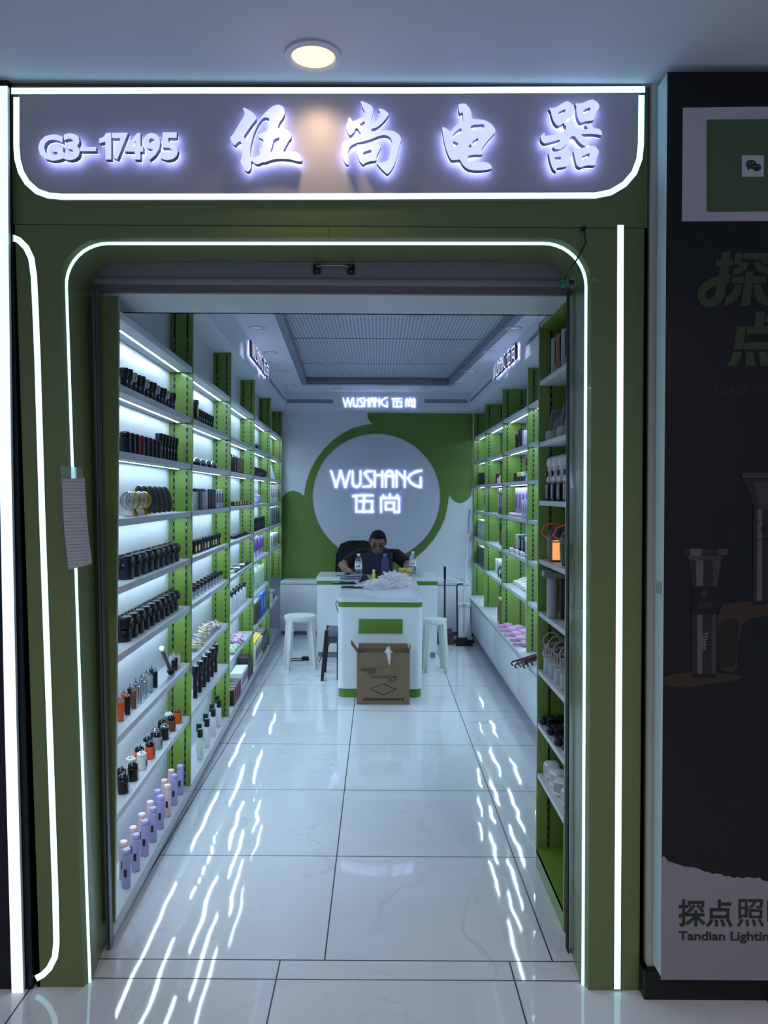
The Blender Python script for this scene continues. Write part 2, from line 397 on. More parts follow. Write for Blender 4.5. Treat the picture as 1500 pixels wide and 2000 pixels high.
# split the head down the middle so that the polygon stays simple
mid = n//2
cuts = li[-1:]+list(range(li[-1]+1, ri[0]))+ri[:1]
top = [(lerp(ox0, ox1, (A0[i][0]-A0[cuts[0]][0])/(A0[cuts[-1]][0]-A0[cuts[0]][0])), yF, oz) for i in cuts]
vs = []; fs = []
k = 0; vs = [OUT[li[-1]]]+[(ox0,yF,oz)]+[tuple(A0[li[-1]])]; fs = [(0,2,1)]
vs += [OUT[ri[0]], (ox1,yF,oz), tuple(A0[ri[0]])]; fs.append((3,4,5))
mb.add(vs, fs, GREEN_DIM)
vs = []; fs = []
for j, i in enumerate(cuts): vs += [tuple(A0[i]), top[j]]
for j in range(len(cuts)-1): fs.append((2*j, 2*j+2, 2*j+3, 2*j+1))
mb.add(vs, fs, GREEN_DIM)
def band(A, B, m, flip=False):
    vs = [tuple(p) for p in A]+[tuple(p) for p in B]; q = len(A)
    mb.add(vs, [(i, i+q, i+q+1, i+1) if not flip else (i, i+1, i+q+1, i+q) for i in range(q-1)], m)
band(A0, A1, GREEN_DIM, True); band(A2, A3, GREEN_DIM, True)
# outer returns so that the jambs have a body
mb.hexa([(bx0,yF,0),(bx0+.01,yF,0),(bx0+.01,K*2.2,0),(bx0,K*2.2,0),(ox0,yF,oz),(ox0+.01,yF,oz),(ox0+.01,K*2.2,oz),(ox0,K*2.2,oz)], GREEN_DIM)
mb.hexa([(bx1-.01,yF,0),(bx1,yF,0),(bx1,K*2.2,0),(bx1-.01,K*2.2,0),(ox1-.01,yF,oz),(ox1,yF,oz),(ox1,K*2.2,oz),(ox1-.01,K*2.2,oz)], GREEN_DIM)
wf = tag(obj('wall_front', mb), kind='structure')
mb = MB(); 
vs = [tuple(p) for p in A1]+[tuple(p) for p in A2]; q = len(A1)
mb.add(vs, [(i, i+1, i+q+1, i+q) for i in range(q-1)], LEDF)
obj('led_strip', mb, wf)
# fascia body above the joint
fz1 = P(640, 168, FD).z; fx0 = P(20, 300, FD).x; fx1 = P(1266, 300, FD).x
mb = MB(); mb.box(fx0, fx1, yF, K*2.2, oz+.002, fz1, GREEN_DIM, .004)
mb.box(fx0-.3, fx1+.3, K*2.03, K*2.2, fz1-.02, 2.65, DARK)
obj('fascia', mb, wf)
# thin joint in the head
mb = MB(); 
q0 = P(643,443,FD); q1 = P(645,466,FD)
mb.box(q0.x-.0007, q0.x+.0007, yF-.0006, yF+.002, q1.z, q0.z, DARK)
obj('panel_joint', mb, wf)
# outer vertical LED strips of the portal
def ribbon(mb, pts, wd, D, m, th=.012):     # flat strip along pixel points, raised from the face
    q = [Vector(PF(x, y, D)) for x, y in pts]; L, R = [], []
    for i, p in enumerate(q):
        a = q[max(0,i-1)]; b_ = q[min(len(q)-1,i+1)]; t = (b_-a).normalized(); nn = Vector((-t.y, t.x))
        L.append(p+nn*wd/2); R.append(p-nn*wd/2)
    y0, y1 = K*D-th, K*D+.001; vs = []
    for a, b_ in zip(L, R): vs += [(a.x,y0,a.y),(b_.x,y0,b_.y),(b_.x,y1,b_.y),(a.x,y1,a.y)]
    fs = []
    for i in range(len(q)-1):
        k = 4*i
        for j in range(1, 4): fs.append((k+j, k+(j+1)%4, k+4+(j+1)%4, k+4+j))
    fs += [(0,1,2,3)[::-1], tuple(len(vs)-4+j for j in range(4))]
    mb.add(vs, [(4*i, 4*i+1, 4*i+5, 4*i+4) for i in range(len(q)-1)], m)
    mb.add(vs, fs, CHAN)
mb = MB(); ribbon(mb, [(1211.5,440),(1210,900),(1207.5,1500),(1205,1931)], .0185, FD, LEDF, .003); obj('led_strip', mb, wf)
pts = [(24,464),(38,470),(52,484),(62,505),(67,540),(70,600),(74,700),(83,1000),(97,1400),(109,1750),(111,1840),(108,1868),(97,1890),(84,1903),(71,1910)]
mb = MB(); ribbon(mb, pts, .018, FD, LEDF, .003); obj('led_strip', mb, wf)
# sign board
sg = empty('shop_sign', (0, K*FD, oz), 'long grey shop sign with glowing Chinese characters and unit number over the entrance', 'sign')
SG = Matrix.Translation(-Vector(sg.location))
def sobj(name, me, parent=sg, base=None):
    me.transform(SG if base is None else base); return link(name, me, parent)
gp = [PF(*p) for p in [(38,188),(1248,184),(1248,300),(1240,335),(1222,362),(1196,380),(1165,386),(118,388),(88,382),(62,365),(44,338),(38,300)]]
me = on_front(curve_mesh('panel', [gp], .010, [GREY]), FD); sobj('panel', me)
def mesh_of(fn):
    mb = MB(); fn(mb); return mb
mb = MB(); ribbon(mb, [(26,182),(400,181),(800,181),(1257,179)], .0185, FD, LEDF, .013); sobj('led_strip', mb.mesh('led_strip'))
arc = [(36,194),(36,290),(38,315),(45,340),(57,360),(76,377),(98,385),(125,387.5),(640,387),(1160,385),(1190,379),(1217,363),(1236,341),(1246,314),(1249,285),(1250,190)]
mb = MB(); ribbon(mb, arc, .0175, FD, LEDF, .013); sobj('led_strip', mb.mesh('led_strip'))
def put_char(name, groups, zx, zy, sc_, D, face, halo, depth, gap, parent, base, rnd=1):
    T = []
    for gi, g in enumerate(groups):
        g2 = [[PF(zx+x/sc_, zy+y/sc_, D) for x, y in pl] for pl in g]
        me = on_front(curve_mesh(name, g2, depth, [face, RIM], rnd), D); me.transform(Matrix.Translation((0,-gap,0)))
        T.append(me)
    bm = bmesh.new()
    for me in T: bm.from_mesh(me)
    out = bpy.data.meshes.new(name); bm.to_mesh(out); bm.free(); out.materials.append(face); out.materials.append(RIM)
    out.transform(base); o = link(name, out, parent)
    bm = bmesh.new()
    for g in groups:
        g2 = [[PF(zx+x/sc_, zy+y/sc_, D) for x, y in pl] for pl in g]
        me = on_front(curve_mesh('back_light', g2, .002, [halo], rnd), D); me.transform(Matrix.Translation((0,-gap+.0025,0))); bm.from_mesh(me)
    h = bpy.data.meshes.new('back_light'); bm.to_mesh(h); bm.free(); h.materials.append(halo); h.transform(base); link('back_light', h, o)
    return o
WU = [[[(325,205),(430,250),(500,300),(530,335),(550,395),(470,490),(400,590),(342,680),(385,735),(410,797),(440,700),(500,545),(580,420),(655,330),(720,260),(800,195),(880,165),(950,180),(990,225),(1000,300),(975,370),(920,440),(880,540),(960,535),(1050,575),(1105,640),(1100,700),(1060,740),(1010,840),(965,918),(1080,915),(1160,915),(1240,960),(1275,1030),(1270,1075),(1200,1070),(1100,1040),(980,1030),(860,1032),(760,1055),(690,1085),(640,1085),(580,1115),(530,1110),(462,1057),(460,1180),(420,1240),(370,1220),(310,1120),(290,1060),(320,1000),(322,880),(310,780),(280,745),(235,780),(205,820),(160,780),(125,690),(180,640),(250,510),(370,320),(350,270)],
 [(655,368),(760,378),(740,480),(715,585),(640,610),(570,660),(580,685),(665,725),(650,820),(630,870),(595,830),(608,970),(500,1010),(455,1018),(448,850),(500,640),(570,480)],[(820,720),(925,682),(905,740),(780,932),(768,925),(805,800)]]]
SH = [[[(510,115),(600,145),(700,195),(740,250),(735,350),(715,440),(705,550),(770,510),(840,430),(870,350),(855,300),(820,275),(870,255),(960,290),(1025,350),(990,420),(900,520),(810,595),(705,622),(705,672),(850,650),(1000,645),(1110,660),(1200,720),(1250,800),(1220,900),(1180,1080),(1130,1250),(1060,1370),(1000,1440),(900,1350),(780,1215),(900,1225),(1000,1200),(1040,1100),(1070,960),(1085,860),(1050,770),(960,730),(850,745),(720,800),(560,850),(420,880),(330,930),(290,1010),(290,1150),(300,1275),(240,1240),(190,1130),(170,950),(190,860),(280,820),(380,775),(540,725),(440,590),(400,680),(320,750),(270,650),(255,550),(290,500),(290,430),(320,410),(350,450),(375,495),(460,450),(590,390),(590,310),(540,220)],[(485,555),(590,470),(590,575)]],
 [[(430,905),(560,900),(740,845),(830,870),(880,920),(870,970),(800,1110),(800,1190),(700,1200),(600,1230),(565,1270),(500,1210),(450,1080)],[(555,1040),(715,990),(700,1060),(575,1110)]]]
DI = [[[(500,240),(510,205),(590,190),(660,200),(740,290),(770,380),(780,515),(900,510),(1040,530),(1160,590),(1240,680),(1270,770),(1200,850),(1100,960),(965,1145),(1000,1180),(1000,1240),(860,1235),(700,1255),(700,1380),(800,1400),(1000,1385),(1110,1400),(1180,1460),(1195,1525),(1100,1550),(950,1565),(800,1560),(680,1530),(590,1440),(540,1335),(440,1350),(360,1350),(310,1270),(250,1120),(200,900),(165,660),(260,700),(345,770),(420,670),(510,600),(600,575),(600,420),(585,360),(540,410),(510,330)],
 [(575,690),(560,790),(420,880),(380,905),(400,820),(480,740)],[(390,950),(520,1010),(465,1060),(410,1100)],[(765,630),(1040,610),(1030,700),(905,870),(860,790),(750,740)],[(900,895),(915,930),(830,1065),(775,985)],[(740,1015),(785,1090),(705,1095)]]]
QI = [[[(325,250),(450,245),(560,170),(650,120),(720,150),(780,210),(790,290),(720,400),(710,470),(600,520),(490,575),(420,500),(375,370),(370,320)],[(495,325),(640,260),(600,350),(500,380)]],
 [[(790,170),(930,165),(1050,105),(1130,95),(1220,160),(1240,240),(1150,370),(1145,470),(1000,480),(900,520),(850,440),(820,300),(825,220)],[(955,275),(1090,232),(1050,310),(940,365)]],
 [[(710,400),(800,550),(775,655),(900,640),(1040,625),(985,560),(990,530),(1080,535),(1145,610),(1230,620),(1285,680),(1280,740),(1180,715),(1050,710),(890,720),(1000,790),(1055,870),(1055,960),(980,940),(880,870),(790,745),(720,760),(690,850),(620,930),(540,990),(450,990),(395,940),(470,900),(550,810),(400,850),(250,890),(190,830),(180,760),(210,710),(270,690),(240,750),(400,730),(610,680),(650,590),(590,530)]],
 [[(320,1020),(450,1040),(600,970),(680,975),(730,1040),(670,1200),(665,1290),(580,1310),(470,1320),(465,1400),(400,1340),(350,1200)],[(435,1130),(560,1120),(520,1200),(440,1170)]],
 [[(765,990),(900,975),(1050,920),(1160,930),(1240,1030),(1160,1190),(1180,1280),(1000,1275),(890,1320),(830,1280),(800,1150)],[(920,1110),(1075,1050),(1030,1150),(920,1190)]]]
for g, zx, s_ in ((WU,440,8.333),(SH,650,9.375),(DI,845,10.714),(QI,1030,9.375)):
    put_char('letter', g, zx, 200, s_, FD, FACE, HALO, .020, .028, sg, SG)
# unit number: each digit its own letter
bounds = [('G',88,136,277,327),('3',136,168,275,326),('-',168,199,301,310),('1',205,228,274,325),('7',229,260,274,325),('4',253,289,274,325),('9',289,322,274,326),('5',322,356,273,326)]
for ch, x0, x1, y0, y1 in bounds:
    a = PF(x0, y1); b_ = PF(x1, y0)
    for nm, dp, gp_, mm_ in (('letter', .020, .028, [FACE, RIM]), ('back_light', .002, .0255, [HALO])):
        if ch in '1-':
            pl = [(205,285),(214,281),(218,274),(228,274),(228,325),(217,325),(217,291),(205,294)] if ch == '1' else [(168,301),(199,301),(199,309),(168,309)]
            me = curve_mesh(nm, [[PF(*q) for q in pl]], dp, mm_)
        else: me = text_mesh(nm, ch, 1, dp, mm_, bold=.03); fit(me, a[0], b_[0], a[1], b_[1])
        on_front(me, FD); me.transform(Matrix.Translation((0,-gp_,0)))
        if nm == 'letter': par = sobj(nm, me)
        else: me.transform(SG); link(nm, me, par)

# ------------------------------------------------------------------ shutter head, track, handle
mb = MB()
z = lambda y, D: P(640, y, D).z
x0, x1 = P(150,545,2.21).x, P(1135,545,2.21).x
yy = K*2.21
mb.box(x0, x1, yy, yy+.10, z(546,2.21), z(505,2.21), mat('roller_box_grey', (150,150,160), .4))
mb.box(x0+.02, x1-.02, yy-.012, yy+.06, z(556,2.2), z(545,2.2), mat('pale_bar', (150,156,166), .35), .002)
mb.box(x0+.02, x1-.02, yy+.002, yy+.02, z(573,2.21), z(556,2.21), mat('mauve_bar', (120,112,120), .5))
so = P(640, 571, 2.2).z
mb.box(-1.14, 1.1, yy+.02, K*2.47, so, so+.02, BEAM)
mb.box(-1.14, 1.1, K*2.47-.015, K*2.47, so, 2.72, BEAM)
sh = tag(obj('trim_1', mb), kind='structure')
# left side track; at right a dark strip stands for the gap's shade
for sx_, nm in ((-1,'left'),(1,'right')):
    mb = MB(); 
    dt = 2.16
    a = P(180,540,dt).x if sx_ < 0 else P(1113,540,dt).x; b_ = P(208,1860,dt).x if sx_ < 0 else P(1111,1860,dt).x
    y0 = K*dt
    for (o0, o1, m_, dy) in (((0,.006,ALU,0),(.006,.008,DARK,.005),(.008,.011,ALU,.003)) if sx_ < 0 else ((0,.003,DARK,0),)):
        s_ = 1 if sx_ < 0 else -1
        c = [(b_+s_*o0, y0+dy, 0), (b_+s_*o1, y0+dy, 0), (b_+s_*o1, y0+.03, 0), (b_+s_*o0, y0+.03, 0)]
        t = [(a+s_*o0, y0+dy, so), (a+s_*o1, y0+dy, so), (a+s_*o1, y0+.03, so), (a+s_*o0, y0+.03, so)]
        if sx_ > 0: c = [c[1],c[0],c[3],c[2]]; t = [t[1],t[0],t[3],t[2]]
        mb.hexa(c+t, m_)
    tag(obj('trim_2' if sx_ < 0 else 'trim_3', mb), kind='structure')
hp = P(651, 521, 2.18)
e = empty('pull_handle', (hp.x, K*2.19, hp.z), 'chrome pull handle screwed to the grey shutter box above the doorway', 'handle')
mb = MB(); mb.tube([(-.048,.020,0),(-.048,-.004,.004),(-.030,-.008,.006),(.030,-.008,.006),(.048,-.004,.004),(.048,.020,0)], .004, STEEL); obj('grip', mb, e)
for s_ in (-1,1):
    mb = MB(); mb.box(s_*.055-.012, s_*.055+.012, .014, .024, -.016, .016, mat('dark_bracket', (40,42,46), .4, .6), .003)
    for zz in (-.009,.009): mb.cyl(.0035, .010, .014, STEEL, (s_*.055,0,zz), 10, 'Y')
    obj('bracket', mb, e)
# hanging cable with green clamp
c0 = P(1140,446,1.99); c1 = P(1144,475,1.975); c2 = P(1128,505,1.97); c3 = P(1110,530,1.975); c4 = P(1102,548,2.02)
e = empty('hanging_cable', c4, 'thin black cable hanging from the portal head with a green clamp', 'cable')
loc_in(e, lambda m: m.tube([c0,c1,c2,c3,c4], .0022, BLACK), 'cable')
loc_in(e, lambda m: (m.ball(.014, c4+Vector((0,0,-.008)), mat('teal_clamp', (40,110,90), .4)), m.cyl(.006, 0, .03, MATTE, c4+Vector((.0,0,-.004)), 10, 'X')), 'clamp')
loc_in(e, lambda m: m.box(c0.x-.006, c0.x+.006, K*1.985, K*2.0, c0.z-.004, c0.z+.004, MATTE), 'entry_plug')
e = empty('metal_latch', P(1119,552,2.03), 'small wire latch hooked on the right jamb beside the green clamp', 'latch')
mb = MB(); mb.tube([(0,0,.018),(-.008,-.003,-.004),(-.002,-.004,-.018),(.006,-.002,0),(.002,0,.014)], .002, STEEL); obj('wire_hook', mb, e)
# ------------------------------------------------------------------ right pillar, light box poster, left neighbour
PAINT = mat('cream_pillar_paint', (206,210,198), .6)
mb = MB(); xa = P(1266,900,2.0).x
mb.box(xa, 2.4, K*1.985, K*2.3, 0, 2.65, PAINT)
mb.box(xa+.022, xa+.030, K*1.9835, K*1.99, 0, 2.65, mat('mauve_gap', (84,78,88), .7))
tag(obj('wall_right_outer', mb), kind='structure')
mb = MB(); xs = P(1258,1950,1.962).x
mb.box(xs, 2.4, K*1.962, K*2.02, 0, .082, mat('black_skirting', (10,11,14), .35), .003)
tag(obj('baseboard_right', mb), kind='structure')
PD = 1.89
def PP(x, y, D=PD):
    q = P(x, y, D); return (q.x, q.z)
lx = P(1300,1000,PD).x; zt = P(1303,139,PD).z; zb = P(1292,1915,PD).z
e = empty('poster_lightbox', (lx, K*PD, zb), 'tall dark flashlight advertising light box on the pillar right of the entrance', 'poster')
SIDE = mat('lightbox_side', (200,216,222), .45); NAVY = mat('poster_black', (8,11,15), .35); 
LOW = mat('poster_pale', (140,136,146), .5); INK = mat('poster_green_ink', (58,74,46), .5); CARD = mat('poster_card', (190,184,194), .5)
XE = lx+.62
loc_in(e, lambda m: m.box(lx, XE, K*PD+.002, K*1.96, zb, zt, SIDE, .002), 'casing')
prn = 0
def prnt(name, polys, m, rnd=0, par=None, layer=1):
    me = curve_mesh(name, [[PP(x, y) for x, y in pl] for pl in polys], .0008, [m], rnd)
    on_front(me, PD); global prn; prn += 1
    me.transform(Matrix.Translation((0,.0018-.0008*layer*.2-.00003*prn,0)) @ Matrix.Translation(-Vector(e.location)))
    return link(name, me, par or e)
xe = 1300+ (XE-lx)*1333/PD
face = prnt('printed_face', [[(1304,140),(xe,140),(xe,1914),(1291,1914)]], NAVY, layer=0)
rag = [(1292,1676),(1297,1672),(1305,1682),(1320,1687),(1338,1693),(1352,1694),(1366,1697),(1376,1703),(1384,1703),(1390,1707),(1400,1706),(1410,1708),(1416,1712),(1424,1711),(1434,1715),(1440,1713),(1450,1716),(1462,1713),(1474,1716),(1484,1714),(1492,1721),(1510,1722),(1540,1716),(1600,1700),(1660,1680),(xe,1660),(xe,1914),(1291,1914)]
prnt('printed_base', [rag], LOW)
prnt('printed_card', [[(1334,210),(1590,207),(1590,431),(1332,432)]], CARD, 0)
prnt('printed_square', [[(1380,236),(1384,233),(1560,232),(1560,412),(1384,414),(1380,411)]], mat('card_green', (78,100,70), .5), layer=2)
prnt('logo_square', [[(1449,303),(1492,303),(1492,345),(1449,345)]], mat('card_white', (200,196,204), .5), layer=3)
def oval(cx, cy, rx, ry, n=20): return [(cx+rx*math.cos(2*PI*i/n), cy+ry*math.sin(2*PI*i/n)) for i in range(n)]
lg = prnt('chat_bubbles', [oval(1467,321,10.5,9)], mat('logo_green', (40,60,40), .5), layer=4)
prnt('chat_bubbles', [oval(1478,327,9,7.5)], mat('logo_green'), layer=5)
prnt('chat_bubbles', [[(1460,327),(1466,329),(1460,333)]], mat('logo_green'), layer=5)
for cx, cy in ((1463.5,318),(1470,318),(1475,325),(1481,325)): prnt('bubble_eye', [oval(cx, cy, 1.1, 1.1, 8)], mat('card_white'), layer=6)
T1 = [[(445,130),(545,130),(515,410),(400,430)],[(370,230),(575,230),(570,312),(362,312)],
 [(605,148),(690,148),(670,290),(585,290)],[(703,148),(1160,148),(1140,290),(925,290),(925,230),(692,230)],
 [(690,262),(775,262),(740,340),(680,390),(630,410),(568,418),(578,345),(640,325)],[(825,262),(905,262),(940,310),(1000,325),(1090,325),(1080,410),(980,410),(880,370),(835,310)],
 [(735,373),(835,373),(775,795),(670,795)],[(565,437),(712,437),(700,520),(550,520)],[(832,437),(985,437),(975,520),(822,520)],
 [(605,535),(692,535),(660,650),(580,750),(468,798),(480,690),(550,650)],[(825,535),(915,535),(930,620),(980,680),(1090,690),(1075,790),(960,795),(860,720),(828,620)],
 [(855,862),(965,862),(944,1045),(1330,1045),(1310,1135),(735,1135),(747,1045),(830,1045)],[(972,910),(1250,910),(1240,995),(960,995)],
 [(625,1045),(730,1045),(695,1330),(577,1330)],[(715,1240),(1300,1240),(1290,1330),(702,1330)],[(575,1355),(685,1355),(660,1450),(610,1528),(490,1528),(545,1450)],
 [(722,1355),(825,1355),(840,1528),(728,1528)],[(885,1355),(985,1355),(1020,1528),(910,1528)],[(1050,1355),(1150,1355),(1230,1528),(1110,1528)],[(1215,1140),(1310,1140),(1295,1238),(1200,1238)]]
def zz(pl): return [(1340+x/6.25, 470+y/6.25) for x, y in pl]
for pl in T1[:11]: prnt('printed_character', [zz(pl)], INK)
prnt('printed_character', [zz([(548,405),(525,510),(490,525),(470,680),(420,760),(340,805),(260,812),(180,780),(133,690),(150,590),(220,505),(350,445)]), zz([(375,545),(300,575),(240,620),(228,665),(245,710),(310,712),(355,660)])], INK)
for pl in T1[11:]: prnt('printed_character', [zz(pl)], INK)
def ptext(body, x0, x1, y0, y1, m, bold=0, shear=0, layer=1, rot=0, scale_only=False):
    me = text_mesh('printed_text', body, 1, .0008, [m], bold, shear)
    a = PP(x0, y1); b_ = PP(x1, y0)
    if rot:
        xs = [v.co.x for v in me.vertices]; 
        me.transform(Matrix.Rotation(rot, 4, 'Z'))
    fit(me, a[0], b_[0], a[1], b_[1]); on_front(me, PD)
    global prn; prn += 1; me.transform(Matrix.Translation((0,.0018-.0008*layer*.2-.00003*prn,0)) @ Matrix.Translation(-Vector(e.location))); link('printed_text', me, e)
ptext('PIERCE TH', 1393, 1497, 754, 770, mat('poster_dim_ink', (40,44,50), .5), .004, .25)
ptext('探点', 1325, 1431.5, 1757, 1810, mat('poster_ink2', (34,48,36), .5), .020, layer=2); ptext('照明', 1439, 1548, 1757, 1810, mat('poster_ink2'), .008, layer=2)
ptext('Tandian Lighting', 1325, 1516, 1820, 1842, mat('poster_ink2'), .022, layer=2)
# printed torches
TA, TB, TC, TD_ = mat('print_steel_dark', (34,30,32), .4), mat('print_steel_mid', (58,54,54), .4), mat('print_steel_light', (88,84,82), .4), mat('print_brown', (52,40,26), .5)
def za(pl): return [(1240+x/3.704, 860+y/3.704) for x, y in pl]
prnt('printed_rock', [za([(200,1705),(380,1675),(590,1680),(770,1700),(770,1730),(560,1760),(400,1790),(210,1780)])], TD_, 1)
prnt('printed_rock', [za([(595,1185),(800,1168),(1400,1160),(1400,1240),(1000,1260),(780,1300),(740,1500),(740,1680),(600,1660)])], TD_, 1)
prnt('printed_rock', [za([(600,1300),(760,1290),(735,1500),(730,1640),(610,1640)])], mat('print_black_brown', (20,15,12), .5), 1, layer=2)
for dx, dy, sc_, nm in ((0,0,1,'a'),(485,-545,1.0,'b')):
    if nm == 'a':
        parts_ = [([(343,785),(675,785),(675,832),(343,835)],TA),([(400,783),(480,783),(480,834),(400,834)],TC),([(600,785),(675,785),(672,830),(600,832)],TB),
         ([(375,835),(650,835),(625,865),(390,865)],TB),([(390,865),(628,865),(597,1055),(412,1055)],TA),([(440,868),(495,868),(490,1055),(442,1055)],TC),([(565,868),(622,868),(592,1055),(560,1055)],TB),
         ([(412,1055),(594,1055),(590,1258),(410,1258)],NAVY),([(412,1258),(590,1258),(588,1690),(414,1690)],TA),([(450,1260),(487,1260),(485,1690),(450,1690)],TC),([(555,1260),(588,1260),(586,1690),(553,1690)],TB),([(414,1690),(585,1690),(582,1716),(416,1716)],NAVY)]
    else:
        parts_ = [([(770,235),(1290,235),(1290,270),(775,275)],TB),([(780,278),(1280,278),(1200,490),(865,490)],TA),([(860,300),(960,300),(960,490),(900,490)],TB),
         ([(858,490),(1205,490),(1205,1160),(850,1160)],TA),([(885,495),(920,495),(918,1160),(880,1160)],TC),([(862,575),(1205,575),(1205,581),(862,581)],NAVY),([(862,712),(1205,712),(1205,718),(862,718)],NAVY),([(845,1160),(1210,1160),(1205,1188),(845,1188)],NAVY)]
    pp = None
    for i, (pl, m_) in enumerate(parts_): prnt('printed_torch', [za(pl)], m_, layer=3+(i>0)+(i>3))
prnt('printed_button', [[(1240+x/3.704, 860+y/3.704) for x, y in oval(497,1108,25,28)]], mat('print_red', (70,24,32), .4), layer=7)
prnt('printed_window', [za([(445,1165),(558,1165),(558,1215),(445,1215)])], TA, layer=7)
prnt('printed_button', [[(1240+x/3.704, 860+y/3.704) for x, y in oval(935,640,27,27)]], NAVY, layer=7)
ptext('TDplus', 1369, 1381, 1234, 1270, mat('print_white', (130,130,130), .4), 0, 0, 8, rot=-PI/2)
e2 = empty('price_sticker', P(1288,1148,1.93), 'small faded square sticker on the pale side of the advertising light box', 'sticker')
mb = MB(); mb.box(-.0022, .0006, -.02, .02, -.017, .017, mat('sticker_paper', (150,168,160), .6)); o = obj('sticker', mb, e2); e2.location.x = lx
# left neighbour: dark pillar with a bright tube
mb = MB(); nx = P(21,300,FD).x; nb = P(70,1935,FD).x
mb.hexa([(-2.3,K*1.99,0),(nb-.004,K*1.99,0),(nb-.004,K*2.2,0),(-2.3,K*2.2,0),(-2.3,K*1.99,2.65),(nx-.004,K*1.99,2.65),(nx-.004,K*2.2,2.65),(-2.3,K*2.2,2.65)], mat('neighbour_black', (18,24,34), .12))
tag(obj('wall_left_outer', mb), kind='structure')
e = empty('neighbour_light_tube', (P(39,1935,1.98).x, K*1.98, .0), 'thick vertical white light tube at the far left beside the green portal', 'light tube')
mb = MB(); ribbon(mb, [(7,172),(9,500),(14,900),(24,1400),(38,1936)], .034, 1.985, LEDN, .012); mb.T = Matrix.Identity(4)
me = mb.mesh('tube'); me.transform(Matrix.Translation(-Vector(e.location))); link('tube', me, e)

# ------------------------------------------------------------------ shelving
LZ = [2.041, 1.804, 1.586, 1.363, 1.141, .919, .651, .40]      # shelf tops, left
RZ = [2.062, 1.800, 1.549, 1.281, 1.003, .726]                  # shelf tops, right
LV, RV = .105, .19
TRACK = mat('slotted_track', (46,52,56), .45, .5)
TH = .024
def S(side, D, v, z):
    return (XL(D)-v, K*D, z) if side == 'L' else (XR+v, K*D, z)
def sbox(mb, side, D0, D1, v0, v1, z0, z1, m):
    c = [S(side,D0,v0,0),S(side,D1,v0,0),S(side,D1,v1,0),S(side,D0,v1,0)]
    if side == 'R': c = c[::-1]
    c = c[::-1]
    xs = sum(p[0] for p in c)/4
    a = sum((c[i][0]*c[(i+1)%4][1]-c[(i+1)%4][0]*c[i][1]) for i in range(4))
    if a < 0: c = c[::-1]
    return mb.hexa([(p[0],p[1],z0) for p in c]+[(p[0],p[1],z1) for p in c], m)
def unit(side, k, D0, D1, levels, zpost, ztop, label, end_panel=False):
    e = empty('display_shelf_unit', S(side, D0, 0, zpost), label, 'shelf unit', group=None)
    V = LV if side == 'L' else RV; th = .014
    loc_in(e, lambda m: sbox(m, side, D0+.0125, D1-.0045, V-.0005, V+.0115, zpost, ztop, SHELFW), 'back_panel')
    posts = [D1] + ([D0] if end_panel else [])
    for Dp in posts:
        up = loc_in(e, lambda m: sbox(m, side, Dp-.003, Dp+.011, -.004, V+(.001 if Dp > 2.3 else .02), zpost, ztop if Dp > 2.3 else 2.083, GREEN if Dp > 2.3 else GREEN_DIM), 'upright')  # near end panel takes the dimmed green for its weaker light
        if Dp == D0: continue
        for t in ((.022,.082) if side == 'L' else (.035,.150)):
            def trk(m, t=t):
                sbox(m, side, Dp-.0046, Dp-.003, t-.0035 if side == 'L' else t-.005, t+.0035 if side == 'L' else t+.005, zpost+.01, ztop-.01, DARK)
                z = zpost+.02
                while z < ztop-.12:
                    sbox(m, side, Dp-.0052, Dp-.0046, t-.0017, t+.0017, z, z+.016, STEEL); z += .034
            mb = MB(); mb.T = Matrix.Translation(-Vector(e.location)); trk(mb); o = obj('slotted_track', mb, up)
    for z in levels:
        s_ = loc_in(e, lambda m: sbox(m, side, D0+.013, D1-.004, .0, V-.001, z-TH, z, SHELFW), 'shelf')
        mb = MB(); mb.T = Matrix.Translation(-Vector(e.location))
        v = .055 if side == 'L' else .06
        sbox(mb, side, D0+.05, D1-.03, v-.0045, v+.0045, z-TH-.002, z-TH+.001, LEDS); mb.m = [mb.mi(CHAN) if i_ else 0 for i_ in range(len(mb.m))]; obj('led_strip', mb, s_)
    return e
NUM = ['nearest','second','third','fourth','farthest']
LD = [2.2,3.216,4.209,5.211,6.215,7.21]
for k in range(5):
    lv = LZ[:] if k < 4 else LZ[:6]+[LZ[7]]
    D1 = LD[k+1] if k < 4 else 7.20
    unit('L', k, LD[k], D1, lv if k < 4 else LZ[:6], .07 if k < 4 else .56, ZB-.002, '%s white backed shelf unit with green uprights along the left wall' % NUM[k], end_panel=(k == 0))
# the low shelf of the last left unit, in front of the cabinets
e = empty('wall_shelf', S('L', 6.24, 0, LZ[7]), 'low white shelf between the fourth green upright and the back cabinets', 'shelf')
loc_in(e, lambda m: sbox(m, 'L', 6.24, 6.96, .0, LV+.015, LZ[7]-TH, LZ[7], SHELFW), 'board')
e = empty('display_plinth', S('L', 2.21, 0, 0), 'long low white plinth carrying the goods along the left wall', 'plinth')
loc_in(e, lambda m: sbox(m, 'L', 2.21, 6.98, -.004, LV+.018, .052, .07, SHELFW), 'top')
loc_in(e, lambda m: sbox(m, 'L', 2.215, 6.98, .004, LV+.018, .008, .052, WHITE), 'front_board')
loc_in(e, lambda m: sbox(m, 'L', 2.215, 6.98, .022, LV+.018, 0, .008, DARK), 'toe_recess')
RD = [3.70,4.65,5.60,6.53,7.29]
for k in range(4):
    unit('R', k, RD[k], RD[k+1]-(.0 if k < 3 else .016), RZ, .382, ZB-.002, '%s green shelf unit along the right wall above the low cabinet' % ['nearest','second','third','farthest'][k])
